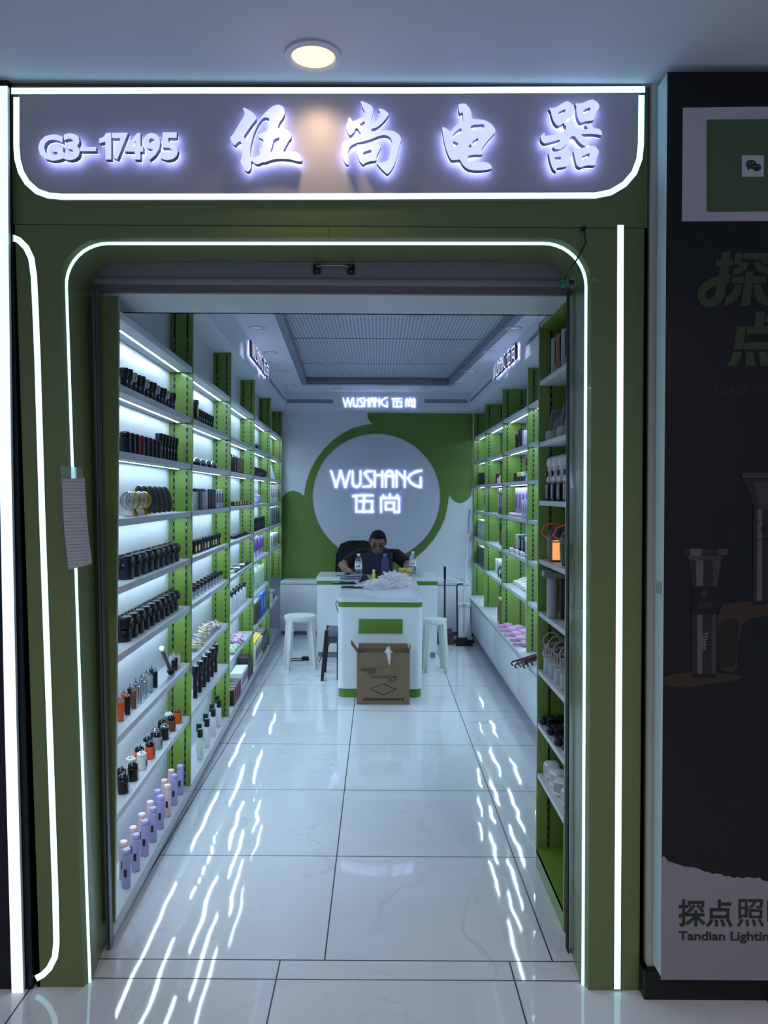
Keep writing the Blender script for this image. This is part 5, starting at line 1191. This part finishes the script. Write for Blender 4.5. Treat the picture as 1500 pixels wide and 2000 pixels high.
cp(arms[-1][0], lerp(Vector(arms[-1][0]), Vector(arms[-1][1]), .68), .064, .062, c_, SHIRT); cp(arms[1][0], lerp(Vector(arms[1][0]), Vector(arms[1][1]), .68), .064, .062, c_, SHIRT)
fused('t_shirt', c_, .007, 4, [SHIRT], e)
c_ = MB()
cp((px_-.07,8.0,.50), (px_+.07,8.0,.50), .122, .122, c_, TROU)
for s_ in (-1,1):
    cp((px_+s_*.085,7.99,.49), (px_+s_*.12,7.64,.505), .097, .072, c_, TROU); cp((px_+s_*.12,7.64,.500), (px_+s_*.12,7.69,.12), .068, .056, c_, TROU)
fused('trousers', c_, .009, 4, [TROU], e)
for s_ in (-1,1):
    c_ = MB(); cp((px_+s_*.12,7.70,.052), (px_+s_*.125,7.575,.040), .048, .038, c_, SHOE)
    c_.v = [(x, y, max(z_, .002)) for x, y, z_ in c_.v]; me = c_.mesh('shoe'); me.transform(Matrix.Translation(-Vector(e.location))); link('shoe', me, e)
hb = MB(); hb.T = HR
hb.ball(.0850, (0,.014,.027), HAIR, sx=.95, sy=1.13, sz=1.08, seg=40, rings=26)
keep = []
inv = HR.inverted(); q = [inv @ Vector(v) for v in hb.v]
hb.f2 = [f for f in hb.f if all((q[i].z > .056-.25*max(0, -q[i].y-.02)*0 if q[i].y < -.045 else q[i].z > (-.045 if q[i].y > .02 else -.002 if q[i].y > -.02 else .030)) for i in f)]
hb.m = [0]*len(hb.f2); hb.f = hb.f2
me = hb.mesh('hair'); me.transform(Matrix.Translation(-Vector(e.location))); link('hair', me, e)
g = MB(); fm = mat('thin_dark_frame', (24,22,22), .3, .4)
for s_ in (-1,1):
    g.tube([hp(s_*.034+.023*math.cos(a), -.100, -.004+.016*math.sin(a)) for a in [2*PI*i/16 for i in range(16)]], .0014, fm, 6, closed=True)
    g.tube([hp(s_*.057,-.098,0), hp(s_*.080,-.02,.004), hp(s_*.082,.018,.002)], .0014, fm, 6)
g.tube([hp(-.011,-.101,0), hp(0,-.104,.003), hp(.011,-.101,0)], .0014, fm, 6)
me = g.mesh('glasses'); me.transform(Matrix.Translation(-Vector(e.location))); link('glasses', me, e)
# eyes and eyebrows as small dark parts
for s_ in (-1,1):
    g = MB(); g.ball(.0055, hp(s_*.033,-.0835,-.004), mat('dark_eye', (20,16,14), .2), sx=1.5, seg=12, rings=8); me = g.mesh('eye'); me.transform(Matrix.Translation(-Vector(e.location))); link('eye', me, e)
    g = MB(); g.tube([hp(s_*.016,-.0865,.020), hp(s_*.034,-.086,.026), hp(s_*.052,-.077,.022)], .0032, HAIR, 6); me = g.mesh('eyebrow'); me.transform(Matrix.Translation(-Vector(e.location))); link('eyebrow', me, e)
# office chair
cc_ = Vector((-.14, 8.02, 0)); e = empty('office_chair', cc_, 'black high backed office chair behind the seated person', 'chair', math.radians(18))
FAB = mat('chair_mesh_fabric', (24,26,32), .8); 
def lc(name, fn): mb = MB(); fn(mb); return obj(name, mb, e)
lc('seat', lambda m: m.box(-.23,.23,-.22,.20,.30,.355,FAB,.03))
def back(m):
    n = 18
    pl = []
    for (x, z_) in [(-.13,.46),(.13,.46),(.20,.52),(.215,.66),(.205,.82),(.16,.915),(.08,.945),(-.08,.945),(-.16,.915),(-.205,.82),(-.215,.66),(-.20,.52)]: pl.append((x, z_))
    k = len(pl); f = [(x, .235+.05*(1-(x/.22)**2)*.6-.02, z_) for x, z_ in pl]; bk = [(x, y+.05, z_) for x, y, z_ in f]
    m.add(f+bk, [tuple(range(k))]+[tuple(reversed(range(k, 2*k)))]+[((i+1)%k, i, k+i, k+(i+1)%k) for i in range(k)], FAB)
lc('backrest', back)
lc('back_frame', lambda m: m.tube([(x*1.03, .27, z_) for x, z_ in [(-.13,.455),(-.205,.52),(-.22,.66),(-.21,.825),(-.165,.925),(-.08,.955),(.08,.955),(.165,.925),(.21,.825),(.22,.66),(.205,.52),(.13,.455)]], .012, MATTE, 8, closed=True))
lc('column', lambda m: (m.cyl(.025,.06,.30,STEEL), m.tube([(0,.02,.29),(0,.28,.31),(0,.295,.50)], .018, MATTE)))
for i in range(5):
    a = 2*PI*i/5; ft = lc('foot_spoke', lambda m: m.tube([(0,0,.075),(.25*math.cos(a),.25*math.sin(a),.06)], .015, MATTE))
    mb = MB(); mb.ball(.024, (.25*math.cos(a),.25*math.sin(a),.0255), BLACK, seg=10, rings=8); obj('castor', mb, ft)
# ------------------------------------------------------------------ things on the desks
TOPZ = .7125
def at(px, D): return P(px, 1130, D).x
e = empty('laptop', (at(736,6.28), K*6.28, TOPZ), 'open black laptop, lid towards the entrance, on the rear desk', 'laptop')
LID = mat('laptop_lid_navy', (38,41,58), .4, .2)
mb = MB(); mb.box(-.145,.145,.0,.20,0,.014,mat('laptop_base', (26,28,34), .4),.004); obj('base', mb, e)
mb = MB(); mb.hexa([(-.145,-.006,.012),(.145,-.006,.012),(.145,.001,.012),(-.145,.001,.012),(-.145,-.056,.198),(.145,-.056,.198),(.145,-.049,.198),(-.145,-.049,.198)], LID); obj('lid', mb, e)
mb = MB(); mb.box(-.13,.13,.03,.12,.0142,.016,BLACK,.0005); obj('keyboard', mb, e)
mb = MB(); mb.box(-.145,.145,-.008,.004,.002,.014,BLACK,.002); obj('hinge', mb, e)
def bottle(px, D, h, lab, lm, clear=False):
    e = empty('water_bottle', (at(px,D), K*D, TOPZ), lab, 'bottle')
    r = .032
    bm_ = mat('bottle_plastic', (214,224,234), .06, trans=.9, ior=1.25) if not clear else mat('bottle_plastic_blue', (150,160,220), .06, trans=.85, ior=1.25)
    mb = MB(); pr = [(r*.85,0),(r,.006),(r,.02)]
    for k in range(7): z_ = .02+k*h*.07; pr += [(r*.93,z_+.004),(r,z_+.010)]
    pr += [(r,h*.66),(r*.9,h*.74),(r*.45,h*.88),(r*.40,h*.90),(r*.40,h*.93)]
    mb.lathe(pr, bm_, seg=24); obj('body', mb, e)
    mb = MB(); mb.cyl(.0145,h*.905,h,mat('bottle_cap', (222,226,236), .4) if not clear else mat('bottle_cap_blue', (120,124,196), .4),seg=16,bev=.002); obj('cap', mb, e)
    if lm:
        mb = MB(); mb.cyl(r+.0008,h*.30,h*.66,WPL,seg=24)
        mb.cyl(r+.0011,h*.31,h*.335,NAVY2,seg=24); mb.cyl(r+.0011,h*.61,h*.63,NAVY2,seg=24); mb.ball(.012, (.006,-r+.006,h*.47), lm, sx=.8, sy=.7, sz=1.3, seg=12, rings=8); mb.ball(.010, (-.010,-r+.006,h*.44), NAVY2, sx=.7, sy=.7, sz=1.4, seg=12, rings=8)
        obj('label', mb, e)
bottle(700, 6.09, .205, 'labelled clear water bottle standing left of the laptop', RCARD)
bottle(751.5, 6.14, .200, 'bluish unlabelled clear bottle standing before the laptop lid', None, True)
bottle(806, 6.36, .205, 'labelled clear water bottle at the right end of the rear desk', RCARD)
# yellow snack tray with tissue
e = empty('snack_tray', (at(791,6.09), K*6.10, TOPZ), 'yellow tray heaped with snacks on the right of the desk', 'tray')
YB_ = mat('mustard_card', (150,136,44), .6, noise=.15)
mb = MB(); mb.hexa([(-.058,-.03,0),(.058,-.03,0),(.058,.03,0),(-.058,.03,0),(-.066,-.036,.05),(.066,-.036,.05),(.066,.036,.05),(-.066,.036,.05)], YB_); obj('tray', mb, e)
mb = MB(); rr = random.Random(4)
for k in range(34): mb.ball(.016, (rr.uniform(-.045,.045), rr.uniform(-.022,.022), .050+rr.uniform(0,.022)), mat('golden_crisp', (196,176,96), .6), sx=rr.uniform(.8,1.2), sz=.6, seg=8, rings=5)
obj('snacks', mb, e)
e = empty('tissue', (at(795,6.22), K*6.22, TOPZ), 'crumpled white tissue behind the yellow snack tray', 'tissue')
def crumple(name, sx, sy, sz, m, seed, parent, sub=4, amp=.35, pos=(0,0,0)):
    from mathutils import noise as nz
    bm = bmesh.new(); bmesh.ops.create_icosphere(bm, subdivisions=sub, radius=1)
    for v in bm.verts:
        d = v.co.normalized(); q_ = d*2.3+Vector((seed,seed*2,0)); f_ = 1+amp*(nz.ridged_multi_fractal(q_, 1, 2.1, 4, 1, 2)-1.2)*.55+amp*.5*nz.noise(q_*3)
        v.co = Vector((d.x*sx*f_, d.y*sy*f_, max(d.z, -.25)*sz*f_))
    zmin = min(v.co.z for v in bm.verts)
    for v in bm.verts: v.co += Vector(pos)-Vector((0,0,zmin-.001))
    me = bpy.data.meshes.new(name); bm.to_mesh(me); bm.free(); me.materials.append(m); return link(name, me, parent)
crumple('tissue', .045, .03, .045, WPL, 3.1, e, 3)
FILM = mat('clear_film', (244,247,252), .10, alpha=.42, coat=1)
e = empty('plastic_bag', (at(757,5.5), K*5.42, TOPZ), 'heap of crumpled clear plastic bags on the counter island', 'plastic bag')
crumple('bag', .13, .15, .085, FILM, 1.7, e, 5, .5, (.055,.07,0)); crumple('bag_fold', .12, .12, .050, FILM, 5.2, e, 5, .5, (-.075,-.06,0))
e = empty('glue_stick', (at(730,5.93), K*5.93, TOPZ), 'upright yellow glue stick with white cap in front of the laptop', 'glue stick')
obj('tube', MB().cyl(.0115,0,.062,mat('bright_yellow', (226,196,40), .4),seg=16,bev=.002), e); obj('cap', MB().cyl(.0105,.0622,.082,WPL,seg=16,bev=.003), e)
e = empty('notebook', (at(690,5.93), K*5.95, TOPZ), 'flat blue grey notebook on the counter near the left bottle', 'notebook', .05)
mb = MB(); mb.box(-.115,.10,-.09,.07,0,.010,mat('notebook_blue', (84,92,130), .5),.002); obj('cover', mb, e)
mb = MB()
for k in range(9): mb.box(-.10+k*.022,-.096+k*.022,-.08,.06,.010,.0108,mat('notebook_line', (44,48,76), .5))
obj('stripes', mb, e)
for px, D, w_, d_, lab, rz in ((672,5.62,.10,.065,'large black phone lying left on the counter island',.05),(688,5.38,.085,.045,'small black phone nearest the front of the counter island',-.06)):
    e = empty('phone', (at(px,D), K*D, TOPZ), lab, 'phone', rz)
    mb = MB(); mb.box(-w_,w_,-d_,d_,0,.009,BLACK,.003); obj('body', mb, e); mb = MB(); mb.box(-w_+.004,w_-.004,-d_+.004,d_-.004,.009,.0096,SMOKE); obj('screen', mb, e)
e = empty('tape_dispenser', (at(712,5.72), K*5.72, TOPZ), 'black tape dispenser beside the glue stick on the counter', 'tape dispenser')
mb = MB(); mb.hexa([(-.05,-.025,0),(.06,-.025,0),(.06,.025,0),(-.05,.025,0),(-.04,-.02,.02),(.05,-.02,.03),(.05,.02,.03),(-.04,.02,.02)], MATTE); obj('base', mb, e)
mb = MB(); mb.cyl(.028,-.015,.015,CHAR,(0,0,.035),20,'Y'); obj('tape_roll', mb, e)
e = empty('black_pouch', (at(744,6.0), K*5.99, TOPZ), 'dark cable pouch between glue stick and bluish bottle', 'pouch')
crumple('pouch', .055, .03, .03, MATTE, 8.8, e, 3)
e = empty('computer_mouse', (-.285, 7.262, TOPZ), 'black computer mouse under the hand left of the laptop', 'mouse')
mb = MB(); mb.ball(.03, (0,0,0), BLACK, sx=.9, sy=1.5, sz=.75, z0=0, seg=16); obj('shell', mb, e)
e = empty('desk_cable', (at(682,6.08), K*6.1, TOPZ+.003), 'thin black cable looping on the rear desk beside the mouse', 'cable')
mb = MB(); mb.tube([(-.12,.02,0),(-.06,.05,0),(-.01,-.02,0),(.05,.0,0),(.06,.08,0)], .0028, BLACK, 6); obj('cable', mb, e)
# ------------------------------------------------------------------ cardboard box in front of the counter
y0, y1 = K*4.70, K*4.70+.165
p0 = P(696.5,1376,4.70); p1 = P(800,1376,4.70); zt = .355
e = empty('cardboard_box', ((p0.x+p1.x)/2, y0, .001), 'open brown carton with upside down print standing before the counter', 'box')
X0, X1 = p0.x-e.location.x, p1.x-e.location.x; dp = y1-y0
KB = mat('carton_kraft', (122,104,82), .8, noise=.06); KI = mat('carton_inside', (98,84,66), .85); KP = mat('carton_print', (58,46,36), .8)
def walls(m):
    t = .004
    m.box(X0,X1,0,t,0,zt,KB); m.box(X0,X1,dp-t,dp,0,zt,KB); m.box(X0,X0+t,t,dp-t,0,zt,KB); m.box(X1-t,X1,t,dp-t,0,zt,KB); m.box(X0+t,X1-t,t,dp-t,0,t,KB)
lc('body', walls)
lc('flap', lambda m: m.hexa([(X0,.01,zt-.002),(X0+.003,.01,zt-.002),(X0+.003,dp-.01,zt-.002),(X0,dp-.01,zt-.002),(X0-.045,.01,zt+.060),(X0-.042,.012,zt+.060),(X0-.042,dp-.01,zt+.060),(X0-.045,dp-.01,zt+.060)], KB))
lc('flap', lambda m: m.hexa([(X1-.003,.01,zt-.002),(X1,.01,zt-.002),(X1,dp-.01,zt-.002),(X1-.003,dp-.01,zt-.002),(X1+.004,.012,zt+.045),(X1+.007,.012,zt+.045),(X1+.007,dp-.03,zt+.045),(X1+.004,dp-.03,zt+.045)], KB))
lc('flap', lambda m: m.hexa([(X0+.005,dp-.004,zt),(X1-.005,dp-.004,zt),(X1-.005,dp-.001,zt),(X0+.005,dp-.001,zt),(X0+.010,dp+.002,zt+.035),(X1-.012,dp+.002,zt+.035),(X1-.012,dp+.005,zt+.035),(X0+.010,dp+.005,zt+.035)], KB))
lc('flap', lambda m: m.hexa([(X0+.001,-.004,zt-.095),(X1-.001,-.004,zt-.095),(X1-.001,-.001,zt-.093),(X0+.001,-.001,zt-.093),(X0+.001,-.003,zt),(X1-.001,-.003,zt),(X1-.001,-.0005,zt),(X0+.001,-.0005,zt)], KB))
lc('filling', lambda m: m.box(X0+.006,X1-.006,.006,dp-.006,.01,zt-.03,KI))
def bx_(x, y): q_ = P(x, y, 4.70); return (q_.x-e.location.x, q_.z-e.location.z)
def flatp(me): me.transform(Matrix.Translation((0,-.0006,0)) @ FRONT); return me
dm = [bx_(721,1346), bx_(748,1334.5), bx_(775,1346), bx_(748,1358)]; di_ = [bx_(724.5,1346), bx_(748,1336.2), bx_(771.5,1346), bx_(748,1356.3)]
link('printed_diamond', flatp(curve_mesh('printed_diamond', [dm, di_], .0004, [KP])), e)
for body_, x0_, x1_, y0_, y1_ in (('MADE IN CHINA',724,775,1319.5,1324.5),('C/NO:',757,775,1326.5,1332)):
    me = text_mesh('printed_text', body_, 1, .0004, [KP], .012); me.transform(Matrix.Rotation(PI, 4, 'Z')); a = bx_(x0_, y1_); b_ = bx_(x1_, y0_); fit(me, a[0], b_[0], a[1], b_[1]); link('printed_text', flatp(me), e)
mb = MB(); rr = random.Random(9); x = 709
while x < 787:
    w_ = rr.choice((3.0,3.6,4.2)); a = bx_(x, 1368); b_ = bx_(x+w_-1.0, 1363.2); mb.box(a[0],b_[0],-.0007,-.0002,a[1],b_[1],KP); x += w_
for k in range(4):
    a = bx_(705+5*k*(k>1), 1307+k*3.2); b_ = bx_(735-6*(k==3), 1305.6+k*3.2); mb.box(a[0],b_[0],-.0007,-.0002,a[1],b_[1],KP)
obj('printed_marks', mb, e)
e2 = empty('plastic_wrap', (e.location.x+.035, y0+.06, zt-.027), 'clear plastic wrap hanging out of the open brown carton', 'plastic wrap')
crumple('wrap', .03, .02, .03, FILM, 2.2, e2, 4, .4); mb = MB(); mb.tube([(0,-.03,.055),(-.004,-.078,.054),(.004,-.098,.004),(.006,-.092,-.045)], .01, FILM, 8, radii=[.014,.016,.012,.004]); obj('tail', mb, e2)
# ------------------------------------------------------------------ stools
def stool(loc, m, label, seat=True, rz=0, h=.45, legm=None, legs=4, r=.135):
    e = empty('stool', loc, label, 'stool', rz); legm = legm or m
    obj('seat', MB().lathe([(r*.86,h-.045),(r*.97,h-.040),(r,h-.012),(r*.97,h-.002),(r*.80,h),(1e-4,h)] , m, seg=32), e)
    for i in range(legs):
        a = PI/4+2*PI*i/legs; c_, s_ = math.cos(a), math.sin(a); mb = MB(); w_ = .017
        pts = []
        for (rr_, z_, ww) in ((r*1.20,0,w_),(r*.88,h-.03,w_*1.3)):
            cx, cy = c_*rr_, s_*rr_; ux, uy = -s_*ww, c_*ww; vx, vy = c_*ww*.7, s_*ww*.7
            pts += [(cx-ux-vx,cy-uy-vy,z_),(cx-ux+vx,cy-uy+vy,z_),(cx+ux+vx,cy+uy+vy,z_),(cx+ux-vx,cy+uy-vy,z_)]
        mb.hexa(pts, legm); obj('leg', mb, e)
    return e
PS = mat('white_stool_plastic', (214,218,214), .35)
stool((P(586,1300,5.72).x, K*5.72, 0), PS, 'white plastic stool standing left of the counter island', rz=.22, h=.435)
stool((.468, K*5.62, 0), PS, 'white plastic stool mostly hidden on the right of the counter island', rz=.1, h=.43, r=.098)
e = empty('grey_stool', (-.385, K*5.42, 0), 'grey padded stool with black legs tucked at the left of the counter', 'stool')
lc('seat', lambda m: m.box(-.02,.088,-.13,.13,.33,.385,mat('grey_pad', (92,100,112), .7),.02)); lc('seat_frame', lambda m: m.box(-.015,.085,-.12,.12,.285,.33,mat('dark_grey_frame',(58,62,70),.5),.004))
for sy_ in (-1,1): lc('leg', lambda m: m.hexa([(-.058,sy_*.15-.016,0),(-.036,sy_*.15-.016,0),(-.036,sy_*.15+.016,0),(-.058,sy_*.15+.016,0),(-.030,sy_*.11-.016,.385),(.0,sy_*.11-.016,.385),(.0,sy_*.11+.016,.385),(-.030,sy_*.11+.016,.385)], MATTE))
for sy_ in (-1,1): lc('leg', lambda m: m.hexa([(.066,sy_*.12-.012,0),(.086,sy_*.12-.012,0),(.086,sy_*.12+.012,0),(.066,sy_*.12+.012,0),(.064,sy_*.11-.012,.29),(.084,sy_*.11-.012,.29),(.084,sy_*.11+.012,.29),(.064,sy_*.11+.012,.29)], MATTE))
# power strip and cables
q = P(606,1277,6.2); e = empty('power_strip', (q.x, K*5.95, 0), 'black power strip with cable on the floor behind the white stool', 'power strip')
lc('body', lambda m: m.box(-.05,.06,-.02,.02,0,.03,BLACK,.004)); lc('plug', lambda m: m.box(.02,.05,-.015,.015,.03,.06,BLACK,.004))
lc('cable', lambda m: m.tube([(-.05,0,.012),(-.12,.03,.006),(-.19,.0,.006),(-.16,-.05,.006),(-.06,-.05,.006),(.03,-.03,.006),(.09,.04,.006)], .004, BLACK, 6))
e = empty('desk_power_cable', (-.305, K*5.75, 0), 'black cable hanging from the counter down to the floor', 'cable')
lc('cable', lambda m: m.tube([(.008,0,.69),(-.012,.0,.60),(-.055,.02,.52),(-.03,.02,.44),(-.02,.01,.36),(-.03,.0,.27),(-.09,.02,.20),(-.15,.06,.12),(-.20,.10,.006)], .0035, BLACK, 6))
# dustpan, broom, mop, back corner things
q = P(870,1236,6.75); Y_ = K*6.70
e = empty('long_handled_dustpan', (.655, Y_-.06, 0), 'black long handled dustpan standing left of the flat mop', 'dustpan')
lc('pan', lambda m: m.hexa([(-.085,-.08,.002),(.085,-.08,.002),(.08,.08,.004),(-.08,.08,.004),(-.075,-.02,.10),(.075,-.02,.10),(.07,.085,.13),(-.07,.085,.13)], BLACK))
lc('handle', lambda m: m.tube([(.0,.07,.11),(.0,.09,.70)], .009, mat('dark_grey_pole', (52,58,68), .4, .4), 8)); lc('grip', lambda m: m.tube([(.0,.09,.62),(.0,.094,.74)], .012, MATTE, 8))
e = empty('broom', (.762, Y_-.17, 0), 'dark broom with hooked handle leaning beside the dustpan', 'broom')
lc('brush', lambda m: m.hexa([(-.012,-.03,.002),(.15,-.03,.002),(.15,.03,.002),(-.012,.03,.002),(-.01,-.02,.075),(.09,-.02,.075),(.09,.02,.075),(-.01,.02,.075)], MATTE))
lc('handle', lambda m: m.tube([(.0,0,.07),(-.004,.04,.57),(.010,.045,.585),(.055,.045,.587)], .008, mat('dark_grey_pole'), 8))
e = empty('flat_mop', (.84, Y_-.02, 0), 'white flat mop with squeeze board leaning in the back right corner', 'mop')
lc('squeeze_board', lambda m: m.hexa([(-.055,-.02,.03),(.075,-.02,.03),(.075,.012,.03),(-.055,.012,.03),(-.045,.03,.35),(.060,.03,.35),(.060,.06,.35),(-.045,.06,.35)], WPL))
lc('clamp', lambda m: (m.box(-.058,.070,.02,.07,.345,.385,WPL,.008), m.cyl(.016,.012,.022,LGREY,(.0,0,.365),16,'Y')))
lc('pole', lambda m: m.tube([(0,.045,.37),(.045,.10,1.02),(.050,.106,1.06)], .011, WPL, 10)); lc('grip', lambda m: m.tube([(.050,.106,1.06),(.068,.13,1.30)], .0135, LGREY, 10))
lc('wire_spiral', lambda m: m.tube([(.035+.010*math.cos(i*1.2)+.022*i/40, .085+.010*math.sin(i*1.2)+.03*i/40, .80+.006*i) for i in range(40)], .002, MATTE, 5))
lc('mop_head', lambda m: m.box(-.10,.10,-.05,.03,.002,.030,mat('dark_mop_cloth', (56,60,66), .9),.006)); lc('lever', lambda m: m.tube([(.0,-.016,.12),(.004,.018,.33)], .005, SILV, 6))
e = empty('plastic_film', (.70, K*7.1, .548), 'crumpled clear film lying on the back right cabinet', 'plastic film')
crumple('film', .11, .05, .03, FILM, 6.1, e, 4, .5); 
e = empty('paper_scraps', (.575, K*7.08, .548), 'small pale paper scraps at the left end of the back right cabinet', 'paper'); crumple('scraps', .03, .03, .03, BEIGE, 2.9, e, 3)
e = empty('shell_ornament', (.895, K*7.12, .548), 'small white ruffled ornament by the right wall on the back cabinet', 'ornament'); crumple('ornament', .03, .03, .07, WPL, 7.9, e, 3)
# paper sheaf on the left jamb
e = empty('paper_sheaf', P(147,935,1.965), 'stack of printed forms hanging in tape on the left jamb', 'papers')
def sheet(pl, off, m, name, dD=0):
    me_ = MB(); n_ = 8; L0 = pl[0]; R0 = pl[1]; R1 = pl[2]; L1 = pl[3]; vs = []
    for k in range(n_+1):
        t = k/n_; bow = math.sin(t*PI)*.010
        a = P(lerp(L0[0],L1[0],t), lerp(L0[1],L1[1],t), 1.955-off); b_ = P(lerp(R0[0],R1[0],t), lerp(R0[1],R1[1],t), 2.015-off)
        for q_ in (a, b_): q_.y -= bow; vs += [q_, q_+Vector((0,.0012,0))]
    fs = []
    for k in range(n_):
        i = 4*k; fs += [(i, i+4, i+6, i+2),(i+1, i+3, i+7, i+5),(i, i+1, i+5, i+4),(i+2, i+6, i+7, i+3)]
    me_.add(vs, fs+[(0,2,3,1),(4*n_,4*n_+1,4*n_+3,4*n_+2)], m); mm = me_.mesh(name); mm.transform(Matrix.Translation(-Vector(e.location))); return link(name, mm, e)
PAP = bpy.data.materials.new('ruled_form_paper'); PAP.use_nodes = True; nt = PAP.node_tree; bb = nt.nodes['Principled BSDF']; bb.inputs['Roughness'].default_value = .7
tc = nt.nodes.new('ShaderNodeTexCoord'); sx = nt.nodes.new('ShaderNodeSeparateXYZ'); nt.links.new(tc.outputs['Object'], sx.inputs[0])
m1 = nt.nodes.new('ShaderNodeMath'); m1.operation = 'MULTIPLY'; m1.inputs[1].default_value = 105; nt.links.new(sx.outputs[2], m1.inputs[0])
m2 = nt.nodes.new('ShaderNodeMath'); m2.operation = 'FRACT'; nt.links.new(m1.outputs[0], m2.inputs[0])
m3 = nt.nodes.new('ShaderNodeMath'); m3.operation = 'LESS_THAN'; m3.inputs[1].default_value = .2; nt.links.new(m2.outputs[0], m3.inputs[0])
nn = nt.nodes.new('ShaderNodeTexNoise'); nn.inputs['Scale'].default_value = 160; nt.links.new(tc.outputs['Object'], nn.inputs['Vector'])
m4 = nt.nodes.new('ShaderNodeMath'); m4.operation = 'MULTIPLY'; nt.links.new(m3.outputs[0], m4.inputs[0]); nt.links.new(nn.outputs['Fac'], m4.inputs[1])
mx = nt.nodes.new('ShaderNodeMix'); mx.data_type = 'RGBA'; mx.inputs['A'].default_value = (.50,.52,.56,1); mx.inputs['B'].default_value = (.04,.04,.05,1)
nt.links.new(m4.outputs[0], mx.inputs['Factor']); nt.links.new(mx.outputs['Result'], bb.inputs['Base Color'])
sheet([(116,935),(164,934),(172,1098),(131,1110)], -.004, mat('paper_back', (150,152,160), .7), 'rear_sheet')
sheet([(121,936),(165,933),(180,1101),(134,1113)], .004, PAP, 'front_sheet')
def tape(m):
    a, b_ = P(118,909,1.975), P(160,914,2.02); c_, d_ = P(120,936,1.970), P(162,936,2.02)
    m.hexa([c_,d_,d_+Vector((0,.001,0)),c_+Vector((0,.001,0)),a,b_,b_+Vector((0,.001,0)),a+Vector((0,.001,0))], mat('clear_tape', (220,228,232), .1, trans=.8, alpha=.6))
loc_in(e, tape, 'tape')
